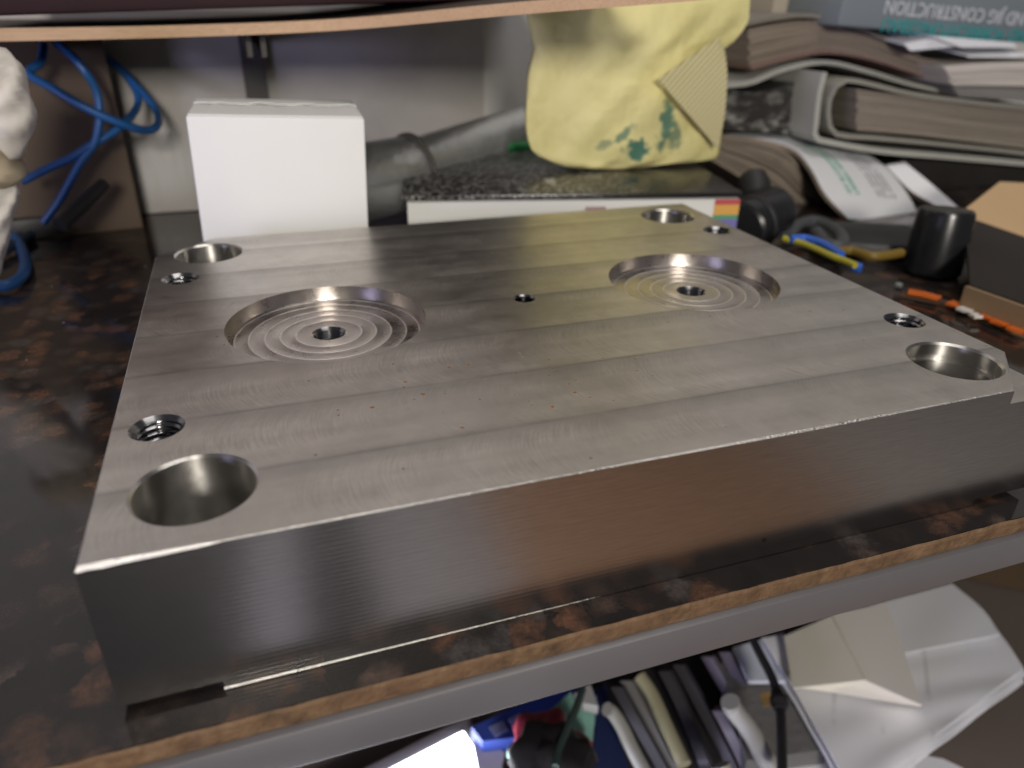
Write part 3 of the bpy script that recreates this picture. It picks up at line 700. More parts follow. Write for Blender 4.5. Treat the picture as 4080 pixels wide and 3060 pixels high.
q = sy(*c3(1345, -2), Yk - .0006); lettering('AND JIG CONSTRUCTION', q, .0150, plain('white_ink', (.62, .64, .68), .5, 0, .05), bk1, .93)
# loose papers under the book
for (pts, Y, th, lab) in (([(1460, 275), (1650, 240), (1830, 290), (1500, 320)], .262, .002, 'small white paper corner poking out under the grey book'), ([(1640, 228), (2150, 270), (2170, 300), (1820, 300)], .258, .002, 'wide white sheet directly under the grey book'),
                         ([(1850, 345), (2212, 330), (2300, 360), (1870, 362)], .262, .002, 'narrow white sheet between the loose papers, second from the grey book')):
    q = [sy(*c3(*p), Y + (.0 if i in (0, 3) else .0)) for i, p in enumerate(pts)]
    o = sheet('paper_sheet', [q[0] + Vector((0, .10, .012)), q[0], q[3]], [q[1] + Vector((0, .10, .012)), q[1], q[2]], .0012, M_PAPER, None, m=6)
    tag(o, lab, 'paper', 'loose papers under the grey book')
pk = thing('paper_bundle', 'thick cream bundle of papers under the loose white sheets at the right edge', 'papers')
lo = rs2(line([(1770, 540), (2000, 540), (2300, 545), (2600, 560)], .256), 12); up = rs2(line([(1720, 420), (2000, 400), (2300, 395), (2600, 395)], .256), 12)
block_between('leaves', lo, up, .256, .40, pages('cream_leaves', (.62, .55, .50), (.78, .74, .70), 8), pk)
lo2 = rs2(line([(1800, 610), (2000, 620), (2300, 650), (2600, 690)], .262), 12); up2 = rs2(line([(1770, 545), (2000, 545), (2300, 550), (2600, 565)], .262), 12)
block_between('leaves', lo2, up2, .262, .40, pages('grey_leaves', (.20, .19, .18), (.55, .53, .50), 7), pk)
tag(box('beige_carton', sy(*c3(860, 40), .33) + Vector((0, .05, .012)), (.075, .10, .05), plain('beige_card', (.42, .37, .30), .8), None, (0, 0, 0), .001), 'beige carton end beside the grey book at the top of the pile', 'carton')
tag(box('dark_carton', sy(*c3(690, 30), .335) + Vector((0, .05, .012)), (.02, .09, .05), plain('dark_brown_card', (.05, .035, .03), .7), None, None, .001), 'small dark brown carton squeezed left of the beige carton', 'carton')
# wavy thick magazine
mg = thing('wavy_magazine', 'thick bent magazine with wavy brown page edges under the grey book', 'magazine')
lo = rs2(line([(490, 440), (700, 385), (950, 340), (1200, 370), (1500, 460), (1790, 560), (2050, 600)], .285), 30); up = rs2(line([(480, 185), (660, 150), (860, 130), (1050, 165), (1300, 255), (1600, 370), (2050, 470)], .285), 30)
block_between('page_block', lo, up, .285, .385, pages('brown_leaves', (.22, .175, .14), (.46, .38, .31), 34, (.0, .2, (.26, .13, .12))), mg)
bm = bmesh.new(); bm_ribbon(bm, rs2(line([(340, 540), (500, 520), (700, 440), (960, 392), (1230, 450), (1500, 530), (1790, 590), (2060, 625)], .283), 34), .0035, .283, .385)
mesh_obj('lower_cover', bm, plain('pale_cover', (.40, .40, .37), .5), mg, smooth=True, angle=40)
bm = bmesh.new(); bm_ribbon(bm, rs2(line([(470, 150), (640, 118), (860, 98), (1060, 140), (1300, 230), (1560, 330)], .284), 30), .003, .284, .385)
mesh_obj('upper_cover', bm, plain('grey_cover_board', (.22, .20, .175), .5), mg, smooth=True, angle=40)
# catalogue with rounded spine
ct = thing('thick_catalogue', 'thick catalogue with a rounded pale spine, lowest of the pile on the right', 'catalogue')
lo = rs2(line([(1160, 822), (1500, 850), (1850, 890), (2212, 935), (2600, 985)], .262), 24); up = rs2(line([(1168, 560), (1500, 610), (1850, 660), (2212, 700), (2600, 745)], .262), 24)
block_between('page_block', lo, up, .262, .40, pages('grey_brown_leaves', (.24, .205, .165), (.50, .43, .35), 40), ct)
bm = bmesh.new(); bm_ribbon(bm, rs2(line([(2600, 725), (2212, 680), (1850, 640), (1500, 590), (1250, 530), (1100, 505), (1020, 560), (985, 660), (990, 780), (1040, 850), (1300, 872), (1700, 910), (2212, 965), (2600, 1020)], .259), 60), .0036, .259, .40)
mesh_obj('inner_cover', bm, plain('pale_cover_inner', (.30, .29, .25), .5), ct, smooth=True, angle=40)
bm = bmesh.new(); bm_ribbon(bm, rs2(line([(960, 455), (925, 600), (905, 780), (900, 865), (960, 890), (1300, 950), (1700, 985), (2212, 1030), (2600, 1070)], .257), 50), .0045, .257, .40)
mesh_obj('outer_cover', bm, plain('pale_cover_outer', (.45, .45, .41), .45), ct, smooth=True, angle=40)
g = N('dark_cover_print'); v = g.coord(); n = g.noise(g.map(v, (1, 1, 2)), 60, 4, .7); x, y, z = g.xyz(v)
g.set(base=g.mix(g.math('MULTIPLY', g.mr(n, .5, .62, 0, 1), g.mr(z, .10, .075, 0, .8)), (.035, .033, .032), (.35, .35, .33)), rough=.35)
dm = thing('dark_magazine', 'dark covered magazine between the yellow bag and the catalogue spine', 'magazine')
a = sy(*c3(330, 540), .29); b = sy(*c3(905, 880), .29)
bm = bmesh.new(); prism(bm, rs2(line([(330, 560), (560, 575), (905, 480)], .288), 12) + rs2(line([(905, 870), (640, 835), (330, 820)], .288), 12), .288, .40)
mesh_obj('cover', bm, g.m, dm)
# leaflet booklet that droops to the bench
lf = thing('white_leaflet', 'white printed leaflet with green lettering drooping forward off the stack', 'leaflet')
Ll = resample([sy(*c3(330, 842), .30), sy(*c3(560, 880), .285), sy(*c3(760, 940), .268), sy(*c3(870, 1060), .245), sy(*c3(960, 1220), .222), sy(*c3(1105, 1375), .205)], 26)
Rl = resample([sy(*c3(760, 820), .315), sy(*c3(1000, 890), .298), sy(*c3(1200, 960), .280), sy(*c3(1350, 1060), .255), sy(*c3(1490, 1240), .225), sy(*c3(1575, 1420), .2)], 26)
M_LEAF = printed('leaflet_print', (.72, .73, .76), [(.28, .45, .32, .80, (.10, .38, .25), 2), (.62, .86, .28, .82, (.28, .28, .30), 4), (.05, .6, .0, .14, (.25, .3, .28), 5)])
sheet('leaves', Ll, Rl, .0035, M_LEAF, lf, m=14, edge=pages('leaflet_edge', (.26, .20, .15), (.46, .38, .31), 5))
a = sy(*c3(1105, 1382), .2045); b = sy(*c3(1500, 1462), .2005)
tube('green_edge', [a, b], .0010, plain('green_ink', (.03, .22, .13), .5), lf, 6)
# brown booklet beneath the leaflet
bb = thing('brown_booklet', 'brown stack of old booklets beneath the drooping white leaflet', 'booklets')
lo = rs2(line([(240, 1010), (420, 1120), (640, 1270), (850, 1380), (1100, 1420)], .262), 16); up = rs2(line([(330, 870), (560, 905), (750, 975), (880, 1160), (1090, 1395)], .262), 16)
block_between('page_block', lo, up, .262, .35, pages('old_leaves', (.16, .13, .10), (.34, .28, .22), 22), bb)
# second leaf and dark books at right
l2 = thing('folded_sheet', 'long white folded sheet sloping down beside the cardboard box flap', 'paper')
Ll = resample([sy(*c3(1340, 1040), .262), sy(*c3(1500, 1200), .235), sy(*c3(1680, 1310), .21), sy(*c3(1780, 1420), .195), sy(*c3(1890, 1490), .185)], 18)
Rl = resample([sy(*c3(1460, 1020), .262), sy(*c3(1620, 1150), .235), sy(*c3(1780, 1290), .21), sy(*c3(1890, 1390), .195), sy(*c3(1935, 1430), .185)], 18)
sheet('leaves', Ll, Rl, .004, M_PAPER, l2, m=5, edge=pages('tan_edge', (.35, .27, .18), (.50, .40, .29), 3))
Ll2 = resample([sy(*c3(1330, 1060), .264), sy(*c3(1440, 1190), .24), sy(*c3(1620, 1340), .21), sy(*c3(1760, 1480), .19)], 14)
Rl2 = resample([sy(*c3(1450, 1060), .264), sy(*c3(1600, 1210), .24), sy(*c3(1740, 1330), .21), sy(*c3(1860, 1500), .187)], 14)
for l in (Ll2, Rl2):
    for p in l: p.z -= .006; p.y += .004
o = sheet('dark_folder', Ll2, Rl2, .003, plain('dark_slate', (.035, .035, .045), .45), None, m=4); tag(o, 'dark slate folder just beneath the long white folded sheet', 'folder')
db = thing('dark_book', 'dark grey book lying under the catalogue behind the cardboard box', 'book')
lo = rs2(line([(1500, 1230), (1900, 1300), (2300, 1340), (2600, 1380)], .275), 10); up = rs2(line([(1420, 1005), (1800, 1020), (2212, 1060), (2600, 1090)], .275), 10)
block_single('cover', lo, up, .275, .40, plain('black_cover', (.030, .027, .025), .4, 0, .4, 60), db)

# black caps, wires, cardboard box
def cap(name, base, axis, r, h, label, tilt, flat=False):
    t = thing(name, label, 'canister', base, 'black plastic canisters right of the plate', tilt)
    lathe('barrel', [(0, 0), (r * .9, 0), (r, .002), (r * 1.0, h * .25), (r * .97, h - .004), (r * .93, h - .001), (r * .86, h), (0, h)][::-1], M_BLACKPL, t, 48)
    if flat: return t
    lathe('lip', [(r * .99, h * .28), (r * 1.05, h * .30), (r * 1.05, h * .36), (r * .985, h * .38)][::-1], M_BLACKRUB, t, 48)
    return t
p = sz(3745, 1105, 0.0)
cap('black_canister', (p.x, p.y + .008, 0.0), None, .0178, .0425, 'glossy black plastic canister standing upright by the cardboard box', (math.radians(-4), math.radians(3), 0), True)
p = sz(3060, 905, 0.0)
c_ = cap('black_canister', (.2135, .150, .0185), None, .0190, .046, 'black plastic canister lying on its side at the end of the black printed box', (0, math.radians(82), math.radians(25)))
tag(tube('round_handle', [sy(3000, 705, .20), sy(3005, 735, .195), sy(3010, 790, .19)], [.010, .012, .011], M_BLACKRUB, None, 20), 'dull black round knob above the fallen black canister', 'knob')
wy = thing('wire_bundle', 'loose bundle of yellow-green and blue wires on the granite right of the plate', 'wires')
M_YW = plain('yellow_green_wire', (.42, .38, .04), .4, 0, .3, 120); M_BW = plain('blue_wire', (.03, .12, .55), .4)
f5 = lambda x, y: (2680 + .6329 * x, 700 + .6329 * y)
def wp(l, z): return [sz(*f5(*p), z) for p in l]
tube('yellow_wire', wp([(700, 395), (800, 420), (900, 460), (1000, 505), (1080, 535), (1150, 565)], .024), .0021, M_YW, wy, 8, 6)
tube('yellow_wire', wp([(1020, 480), (1120, 470), (1250, 505), (1350, 500), (1440, 485)], .020), .0030, plain('brown_yellow_wire', (.17, .11, .015), .5), wy, 8, 6)
tube('blue_wire', wp([(740, 400), (830, 395), (920, 420), (980, 450), (1060, 500)], .025), .0028, M_BW, wy, 8, 6)
tube('blue_wire', wp([(1140, 570), (1165, 580), (1190, 585)], .008), .0034, M_BW, wy, 8, 3)
M_GREYW = plain('grey_cable', (.06, .065, .07), .5)
tube('grey_loop', wp([(720, 390), (780, 320), (880, 292), (980, 320), (1060, 390), (1050, 450), (960, 430), (900, 360)], .012), .0050, M_GREYW, wy, 10, 6)
tag(box('reflection_block', sz(3500, 985, .006) + Vector((.006, .018, 0)), (.075, .060, .012), M_BLACKRUB, None, (0, 0, -.5), .005), 'flat black block added on the granite under the loose wires to hide reflections', 'pouch')  # added dark block, covers the leaflet's reflection in the granite
cbx = thing('cardboard_box', 'open brown cardboard box with a paler flap at the right edge of the bench', 'cardboard box')
f = lambda x, y: (2680 + .6329 * x, 700 + .6329 * y)
P1 = sz(*f(1850, 870), 0.0); P2 = sz(*f(2212, 1010), 0.0)
edir = (P2 - P1); edir.z = 0; edir.normalize(); back = Vector((edir.y * -1, edir.x, 0)); back = -back if back.x < 0 else back
hbx = sz(*f(1850, 870), 0.0); hgt = .052
def cb(name, quad, th, mat):
    a, b, c, d = [Vector(q) for q in quad]; n = (b - a).cross(d - a).normalized() * th
    bm = bmesh.new(); A = [bm.verts.new(q) for q in (a, b, c, d)]; B = [bm.verts.new(Vector(q) + n) for q in (a, b, c, d)]
    bm.faces.new(A[::-1]); bm.faces.new(B)
    for i in range(4): bm.faces.new((A[i], A[(i + 1) % 4], B[(i + 1) % 4], B[i]))
    bmesh.ops.recalc_face_normals(bm, faces=bm.faces[:]); return mesh_obj(name, bm, mat, cbx)
Z = Vector((0, 0, 1)); F0 = P1 - edir * .004; F1 = P1 + edir * .16; K0 = F0 + back * .12; K1 = F1 + back * .12
wallh = .015
cb('side_wall', (F0, F1, F1 + Z * .016, F0 + Z * .016), .003, plain('mid_cardboard', (.25, .165, .095), .8, 0, .12, 40))  # near wall toned down, the shade on it is in the colour
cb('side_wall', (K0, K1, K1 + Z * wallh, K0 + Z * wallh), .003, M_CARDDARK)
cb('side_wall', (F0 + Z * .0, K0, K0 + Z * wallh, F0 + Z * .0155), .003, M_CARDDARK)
cb('bottom', (F0 + Z * .001, F1 + Z * .001, K1 + Z * .001, K0 + Z * .001), .002, M_CARDDARK)  # back, side and bottom in a darker tone for the shade inside
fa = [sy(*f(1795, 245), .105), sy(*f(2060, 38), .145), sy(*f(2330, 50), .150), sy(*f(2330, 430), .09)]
cb('flap', fa, .003, M_CARDLIT)  # flap in the lit tone of the cardboard, light painted in
sheet('inner_wall', resample([F0 + Z * .0165 + back * .001, (F0 + Z * .0165).lerp(fa[0], .5) + back * .004, fa[0] + back * .002], 8), resample([F1 + Z * .0165 + back * .001, (F1 + Z * .0165).lerp(fa[3], .5) + back * .004, fa[3] + back * .002], 8), .003, plain('cardboard_inside_shade', (.017, .012, .009), .85, 0, .2, 30), cbx, m=8)  # dark sheet added for the shade inside the box, painted into its colour
lb = thing('orange_label', 'orange and white printed tape strip along the foot of the cardboard box', 'tape strip')
M_OR = plain('orange_print', (.62, .13, .015), .5, 0, .15, 300); M_WP = plain('white_print', (.70, .66, .62), .5)
def strip(name, pts, z, wid, mat):
    pts = [sz(*f(*p), z) for p in pts]; q = [(p - pts[0]) for p in pts]
    L = []; R_ = []
    for i, p in enumerate(pts):
        t = (pts[min(i + 1, len(pts) - 1)] - pts[max(i - 1, 0)]).normalized(); s = Vector((-t.y, t.x, 0)) * wid / 2
        L.append(p - s); R_.append(p + s)
    return sheet(name, L, R_, .0015, mat, lb, m=2)
strip('tape', [(1440, 735), (1700, 790), (1950, 880), (2330, 1010)], .0022, .0085, plain('brown_tape', (.10, .06, .04), .4))
for pts, mt, wd_ in (([(1485, 722), (1580, 738), (1680, 765)], M_OR, .0068), ([(1745, 790), (1775, 800), (1805, 812)], M_OR, .0075), ([(1808, 822), (1850, 838), (1890, 850)], M_WP, .006), ([(1890, 862), (1910, 872), (1930, 884)], M_WP, .005), ([(1935, 868), (1975, 878), (2010, 895)], M_OR, .005), ([(2015, 900), (2070, 918), (2110, 935)], M_OR, .0062), ([(2120, 945), (2170, 965), (2212, 975)], M_OR, .0055)):
    strip('print_patch', pts, .0048, wd_, mt)
tag(box('metal_nut', sz(*f(1425, 690), .002), (.004, .004, .003), M_GALV, None, (0, 0, .4), .0008), 'tiny bright metal offcut on the granite beside the orange tape', 'metal bit')

# ------------------------------------------------------------------ left side clutter
f1 = lambda x, y: (x * .72347, y * .72347)
cl = thing('white_cloth_bag', 'crumpled off-white cloth bag at the left edge of the bench', 'cloth bag')
def puff(name, pts, Y, dep, mat):
    """a soft folded lump: a traced outline at its own distance, filled out in depth"""
    P = [sy(*f1(*p), Y) for p in pts]; P = resample(P + [P[0]], 60)[:-1]; c = sum(P, Vector()) / len(P)
    bm = bmesh.new(); rings = []
    for j in range(11):
        s = math.sin(math.pi * j / 10); cc = -math.cos(math.pi * j / 10)
        rings.append([bm.verts.new(c + (p - c) * max(s, .02) ** .55 + Vector((0, dep * cc + .0035 * math.sin(i * .9 + j * 1.3) * s, 0))) for i, p in enumerate(P)])
    for a, b in zip(rings, rings[1:]):
        for i in range(len(P)): bm.faces.new((a[i], a[(i + 1) % len(P)], b[(i + 1) % len(P)], b[i]))
    bm.faces.new(rings[0]); bm.faces.new(rings[-1][::-1]); bmesh.ops.recalc_face_normals(bm, faces=bm.faces[:])
    return mesh_obj(name, bm, mat, cl, smooth=True)
puff('upper_fold', [(-330, 250), (0, 262), (70, 310), (110, 350), (150, 480), (190, 620), (185, 720), (150, 800), (110, 880), (60, 830), (-60, 760), (-330, 800)], .150, .018, M_CLOTH)
puff('lower_fold', [(-330, 860), (-40, 880), (40, 930), (95, 1020), (98, 1090), (60, 1260), (20, 1420), (-40, 1560), (-330, 1620)], .140, .016, M_CLOTH)
puff('stained_fold', [(-330, 740), (-20, 745), (50, 800), (95, 900), (118, 930), (100, 1000), (-330, 1000)], .148, .03, M_TANCLOTH)
tag(box('brown_carton', (-.262, .352, .066), (.150, .05, .132), M_CARDDARK, None, (0, 0, math.radians(8)), .001), 'old brown carton in the back left corner behind the blue cable', 'carton')
bc = thing('blue_cable', 'blue cable coiled in loops in front of the brown carton', 'cable')
def cab(name, pts, ys, r, mat, n=7):
    P = [sy(*f1(*p), y) for p, y in zip(pts, ys)]; return tube(name, P, r, mat, bc, 10, n)
r_ = .0026
cab('loop', [(240, 250), (225, 340), (160, 405), (280, 480), (420, 565), (560, 635), (700, 690), (800, 718), (865, 695), (870, 630), (820, 550), (740, 460), (640, 360), (540, 290), (440, 240)], [0.325, 0.295, 0.285, 0.275, 0.27, 0.27, 0.275, 0.285, 0.297, 0.325, 0.335, 0.345, 0.355, 0.355, 0.355], r_, M_BLUE)
cab('loop', [(310, 240), (400, 310), (480, 410), (530, 500), (548, 590), (545, 690), (520, 790), (440, 900), (330, 1100), (240, 1225)], [0.33, 0.3, 0.295, 0.29, 0.287, 0.285, 0.285, 0.285, 0.285, 0.287], r_, M_BLUE)
cab('loop', [(700, 420), (755, 510), (755, 590), (700, 665), (620, 730), (500, 800), (400, 865), (280, 920), (120, 1000)], [0.355, 0.34, 0.33, 0.3, 0.29, 0.285, 0.285, 0.285, 0.285], r_, M_BLUE)
P = [sz(*f1(*p), .004) for p in [(100, 1190), (190, 1230), (300, 1250)]]; tube('loop', P, r_, M_DKBLUE, bc, 10, 4)
P = [sz(*f1(*p), .0045) for p in [(60, 1265), (110, 1340), (140, 1430), (130, 1510), (70, 1560), (0, 1575), (-80, 1560)]]; tube('loop', P, .0034, M_BLUE, bc, 10, 6)
P = [sz(*f1(*p), .0045) for p in [(200, 1270), (110, 1330), (40, 1370), (-60, 1420)]]; tube('loop', P, .0028, M_DKBLUE, bc, 10, 6)
tag(tube('black_rod', [sy(*f1(570, 1015), .285), sy(*f1(470, 1110), .265), sy(*f1(330, 1240), .245)], [.0040, .0046, .0046], M_BLACKRUB, None, 14), 'short black rubber rod leaning beside the blue cable', 'rod')
tag(box('black_adapter', sz(*f1(300, 1230), .008) + Vector((.0, .012, 0)), (.075, .04, .016), M_BLACKRUB, None, (0, 0, .3), .003), 'low black adapter block on the granite under the blue cable', 'adapter')

# ------------------------------------------------------------------ below the bench top
ZS = -.320
tabl = thing('tablet', 'tablet with a glaring white lit screen lying under the bench front', 'tablet')
a = sz(*c7(800, 1432), -.300); b = sz(*c7(300, 1690), -.300); d = sz(*c7(880, 1700), -.300)
ux = (a - b).normalized(); vy = Vector((-ux.y, ux.x, 0))
ta = math.atan2(ux.y, ux.x)
ctr = a - ux * .12 - vy * .09
box('body', ctr - Vector((0, 0, .006)), (.262, .205, .009), plain('grey_tablet_body', (.35, .33, .40), .4), tabl, (0, 0, ta), .003)
g = N('lit_screen'); g.set(base=(.8, .8, .85), emit=(.92, .94, 1.0), emits=9.0); box('screen', ctr + Vector((0, 0, .0005)), (.240, .18, .002), g.m, tabl, (0, 0, ta), .0006)
def slab(name, pts, z, th, mat, label, cat, group=None, parent=None, tilt=0.0):
    """a flat piece traced on the level plane z, th thick"""
    P = [sz(*c7(*p), z) for p in pts]; bm = bmesh.new()
    for i, p in enumerate(P): p.z += tilt * (p.y - P[0].y)
    A = [bm.verts.new(p) for p in P]; B = [bm.verts.new(p - Vector((0, 0, th))) for p in P]; n = len(P)
    bm.faces.new(A); bm.faces.new(B[::-1])
    for i in range(n): bm.faces.new((A[i], A[(i + 1) % n], B[(i + 1) % n], B[i]))
    bmesh.ops.recalc_face_normals(bm, faces=bm.faces[:])
    o = mesh_obj(name, bm, mat, parent)
    if label: tag(o, label, cat, group)
    return o
bp_ = thing('blue_packet', 'blue packet with pale printing just right of the lit tablet', 'packet')
M_BP = plain('blue_packet_print', (.035, .07, .36), .45, 0, .15, 40)
slab('wrapper', [(850, 1400), (1180, 1250), (1520, 1120), (1400, 1330), (1200, 1460), (920, 1490)], -.285, .012, M_BP, None, None, None, bp_)
M_PL = plain('pale_blue_print', (.25, .30, .55), .5, 0, .2)
slab('print_patch', [(960, 1400), (1050, 1360), (1080, 1420), (1000, 1460)], -.2842, .001, M_PL, None, None, None, bp_)
slab('print_patch', [(1080, 1350), (1160, 1310), (1190, 1370), (1120, 1410)], -.2842, .001, M_PL, None, None, None, bp_)
M_TEAL = plain('mint_plastic', (.28, .55, .47), .45, 0, .15, 40); M_RED = plain('red_wrapper', (.42, .05, .08), .4, 0, .4, 90)
slab('mint_wedge', [(1240, 1380), (1480, 1180), (1510, 1230), (1450, 1430)], -.270, .010, M_TEAL, 'mint green wedge packet left of the thin hanging cable', 'packet', 'mint green packets under the bench')
slab('mint_wedge', [(1490, 1280), (1640, 1200), (1620, 1430), (1560, 1590), (1460, 1440)], -.272, .010, M_TEAL, 'mint green packet right of the thin hanging cable', 'packet', 'mint green packets under the bench')
slab('mint_wedge', [(1075, 1540), (1110, 1490), (1250, 1590), (1200, 1640)], -.268, .008, M_TEAL, 'small mint green packet below the red wrapper', 'packet', 'mint green packets under the bench')
slab('grey_wedge', [(1500, 1190), (1600, 1130), (1650, 1270), (1560, 1250)], -.262, .008, plain('pale_grey_plastic', (.45, .45, .47), .5), 'pale grey tab on top of the mint green packet', 'tab')
def crumple(name, cx, cy, z, r, mat, label, cat, seed, flat=.6, grp=None):
    rnd = random.Random(seed); bm = bmesh.new(); bmesh.ops.create_icosphere(bm, subdivisions=3, radius=r); c = sz(*c7(cx, cy), z)
    for v in bm.verts:
        k = 1 + .22 * math.sin(v.co.x * 260 + seed) * math.sin(v.co.y * 240 + seed * 2) + rnd.uniform(-.08, .08); v.co = Vector((v.co.x * k, v.co.y * k, v.co.z * k * flat)) + c
    return tag(mesh_obj(name, bm, mat, None, smooth=True), label, cat, grp)
crumple('red_wrapper', 1300, 1470, -.262, .019, M_RED, 'crumpled red wrapper lying on the mint green packets', 'wrapper', 1)
crumple('red_wrapper', 1470, 1540, -.262, .013, M_RED, 'smaller crumpled red wrapper right beside the thin hanging cable', 'wrapper', 4)
crumple('black_ball', 1360, 1620, -.250, .026, M_BLACKRUB, 'black crumpled pouch below the red wrapper', 'pouch', 6)
slab('lilac_card', [(850, 1440), (930, 1490), (1060, 1560), (1030, 1680), (900, 1700)], -.296, .004, plain('lilac_card', (.42, .40, .50), .6), 'lilac-grey card between the tablet and the mint green packets', 'card')
slab('navy_folder', [(1590, 1180), (1700, 1130), (1760, 1400), (1850, 1700), (1600, 1700), (1640, 1350)], -.290, .012, plain('navy_cover', (.02, .03, .10), .4), 'navy blue folder right of the mint green packets', 'folder')
# upright leaning strips: folders, rulers and tool handles in a row
M_S = {'dark': plain('charcoal_strip', (.045, .042, .05), .4), 'vio': plain('violet_grey_strip', (.13, .115, .15), .4), 'pale': plain('pale_grey_handle', (.34, .335, .325), .45), 'olive': plain('olive_strip', (.32, .30, .20), .5), 'grey': plain('mid_grey_strip', (.18, .175, .18), .45)}
def stick(name, pts, z0, z1, r, mk, label, cat, grp):
    P = [sz(*c7(*p), z0 + (z1 - z0) * i / (len(pts) - 1)) for i, p in enumerate(pts)]
    return tag(tube(name, P, r, M_S[mk], None, 12, 5), label, cat, grp)
GS = 'tools leaning under the bench'
stick('hand_tool', [(1705, 1290), (1740, 1310), (1800, 1400), (1860, 1530), (1960, 1720)], -.255, -.270, .0046, 'pale', 'pale grey tool handle with a bent round end, nearest the mint green packets', 'tool', GS)
stick('hand_tool', [(2480, 1240), (2500, 1290), (2600, 1420), (2700, 1600), (2790, 1720)], -.235, -.26, .0062, 'pale', 'thick pale grey handle beside the grey textured case', 'tool', GS)
stick('hand_tool', [(2420, 1640), (2450, 1720), (2480, 1780)], -.25, -.26, .006, 'pale', 'short pale grey stub at the bottom between the violet strips', 'tool', GS)
stick('ruler', [(1910, 1080), (1990, 1200), (2080, 1400), (2190, 1640)], -.262, -.275, .0048, 'olive', 'olive ruler in the middle of the leaning tools', 'ruler', GS)
for pts, mk, lab in (([(1760, 1150), (1900, 1400), (2080, 1720)], 'dark', 'charcoal strip between the pale handle and the olive ruler'), ([(1820, 1110), (1960, 1380), (2130, 1700)], 'grey', 'mid grey strip left of the olive ruler'), ([(2060, 1050), (2170, 1270), (2300, 1600), (2340, 1720)], 'dark', 'charcoal strip right of the olive ruler'),
                     ([(2150, 1010), (2280, 1250), (2420, 1520), (2520, 1720)], 'dark', 'second charcoal strip right of the olive ruler'), ([(2330, 960), (2440, 1150), (2600, 1400), (2650, 1480)], 'vio', 'violet grey strip left of the grey textured case'), ([(2440, 930), (2560, 1180), (2640, 1400)], 'vio', 'violet grey strip touching the grey textured case'), ([(2400, 1300), (2480, 1450), (2600, 1700)], 'vio', 'low violet grey strip under the thick pale handle')):
    A = catmull([sz(*c7(a - 34, b), -.268 - .012 * i) for i, (a, b) in enumerate(pts)], 6); B = catmull([sz(*c7(a + 34, b), -.264 - .012 * i) for i, (a, b) in enumerate(pts)], 6)
    tag(sheet('leaning_strip', A, B, .006, M_S[mk], None, m=3), lab, 'strip', GS)
tag(box('dark_tray', sz(*c7(2150, 1400), -.305), (.17, .16, .010), plain('charcoal_tray', (.03, .028, .03), .5), None, (0, 0, -.3), .002), 'charcoal tray under the leaning tools and strips', 'tray')
gc = thing('grey_case', 'grey textured case with a small brass tag under the white papers', 'case')
M_GC = plain('grey_textured', (.17, .165, .16), .55, 0, .25, 160, .001)
slab('body', [(c[0] + 2117, c[1]) for c in [(390, 900), (500, 1100), (730, 1110), (980, 1540), (470, 1610), (300, 1000)]], -.275, .016, M_GC, None, None, None, gc)
slab('tag', [(c[0] + 2117, c[1]) for c in [(545, 1190), (640, 1170), (650, 1260), (570, 1270)]], -.2745, .0012, plain('brass_tag', (.40, .26, .10), .4, .3), None, None, None, gc)
slab('lower_sheet', [(c[0] + 2117, c[1]) for c in [(470, 1620), (990, 1530), (1060, 1700), (480, 1720)]], -.290, .003, M_PAPER, 'white sheet sticking out below the grey textured case', 'paper', 'white papers under the bench')
slab('blue_white_card', [(c[0] + 2117, c[1]) for c in [(380, 900), (560, 850), (700, 800), (735, 1110), (480, 1110)]], -.268, .003, plain('bluish_card', (.66, .70, .80), .6, 0, .04), 'bluish white card left of the cream folded sheet', 'card')
def c6p(l): return [(c[0] + 2117.1, c[1]) for c in l]
g = N('faint_print_paper'); v = g.coord(); x, y, z = g.xyz(v)
a_ = g.math('ADD', g.math('MULTIPLY', x, .75), g.math('MULTIPLY', y, -.66)); fr_ = g.math('FRACT', g.math('DIVIDE', a_, .03)); pr = g.math('MULTIPLY', g.math('LESS_THAN', fr_, .10), g.mr(g.noise(v, 28, 3), .48, .6, 0, 1))
g.set(base=g.mix(g.math('MULTIPLY', pr, .4), (.85, .855, .89), (.45, .45, .48)), rough=.6); M_PRT = g.m
PG = 'white papers under the bench'
wp_ = thing('paper_stack', 'large stack of white printed papers below the bench rail on the right', 'papers')
def q6(x, y, z): return sz(*c6(x, y), z)
for k, (dx, dy, zz, mt) in enumerate(((0, 0, -.262, M_PRT), (26, 34, -.2655, M_PAPER), (-14, 52, -.269, M_PAPER), (10, 80, -.273, M_PRT))):
    Ls = resample([q6(x + dx, y + dy, zz) for x, y in ((560, 840), (700, 1060), (850, 1310), (990, 1560), (1130, 1800))], 22, False)
    Rs = resample([q6(x + dx, y + dy, zz) for x, y in ((1960, 680), (2080, 840), (2210, 1030), (1900, 1260), (1480, 1590))], 22, False)
    sheet('sheet', Ls, Rs, .0014, mt, wp_, m=14, wob=.0005)
Ls = resample([q6(x, y, -.2575) for x, y in ((1060, 690), (1200, 810), (1400, 950))], 8); Rs = resample([q6(x, y, -.2555) for x, y in ((1760, 495), (1960, 670), (2062, 815))], 8)
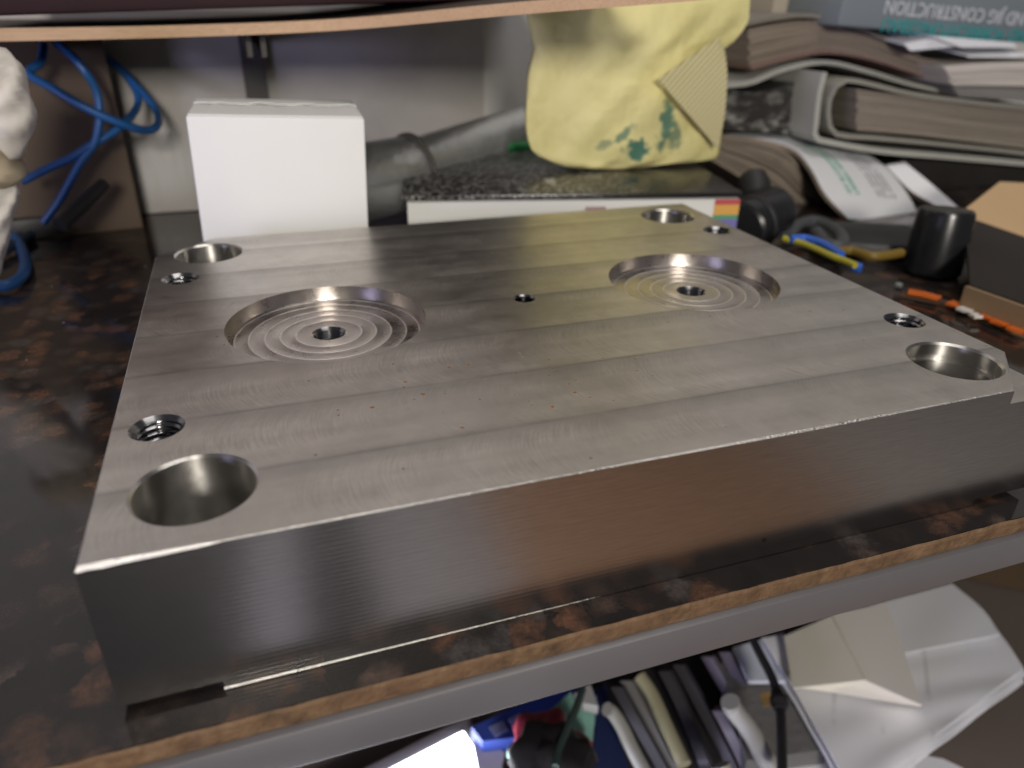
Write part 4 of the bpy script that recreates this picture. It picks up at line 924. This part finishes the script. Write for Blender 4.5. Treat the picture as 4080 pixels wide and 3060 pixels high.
sheet('sheet', Ls, Rs, .0010, M_PAPER, wp_, m=10, wob=.0004)
cf = thing('cream_sheet', 'cream folded sheet lying on the white printed papers', 'paper')
q = lambda x, y, z: sz(*c6(x, y), z)
sheet('left_half', [q(700, 830, -.254), q(730, 1000, -.254), q(760, 1155, -.254)], [q(1000, 700, -.245), q(1110, 920, -.246), q(1210, 1105, -.247)], .0010, M_CREAM, cf, m=6)
sheet('right_half', [q(1000, 690, -.246), q(1110, 918, -.247), q(1215, 1108, -.248)], [q(1350, 620, -.236), q(1460, 930, -.238), q(1565, 1260, -.240)], .0010, M_CREAM, cf, m=6)
sheet('lower_fold', [q(770, 1150, -.2575), q(980, 1180, -.2575), q(1555, 1265, -.2575)], [q(1160, 1100, -.249), q(1240, 1100, -.248), q(1570, 1255, -.242)], .0008, M_CREAM, cf, m=5)
hc = thing('black_cable', 'thin black cable with a moulded joint hanging in front of the grey case', 'cable')
P = [q(500, 840, -.235), q(560, 960, -.236), q(630, 1100, -.237), q(675, 1250, -.238), q(685, 1400, -.238), q(690, 1700, -.238)]
tube('cord', P, .0030, M_BLACKRUB, hc, 10, 6); tube('joint', [q(655, 1180, -.2375), q(672, 1240, -.2375), q(676, 1290, -.2375)], [.004, .0058, .004], M_BLACKRUB, hc, 12, 3)
P = [sz(*c7(*p), -.235) for p in [(1550, 1160), (1510, 1280), (1450, 1420), (1400, 1540), (1380, 1650)]]
tag(tube('thin_cable', P, .0024, plain('dark_green_cable', (.03, .05, .045), .5), None, 8, 5), 'thin dark green cable hanging over the mint green packets', 'cable')
tag(box('brown_crate', (.565, .16, -.235), (.16, .22, .17), plain('dark_brown_wood', (.085, .055, .03), .6, 0, .3, 12), None, (0, 0, math.radians(-38)), .003), 'dark brown crate behind the white papers at the lower right', 'crate')
slab('striped_paper', c6p([(1400, 1650), (1480, 1560), (1700, 1600), (1830, 1660), (1700, 1760), (1400, 1760)]), -.300, .003, M_PRT, 'printed paper corner at the bottom beneath the large white stack', 'paper', PG)
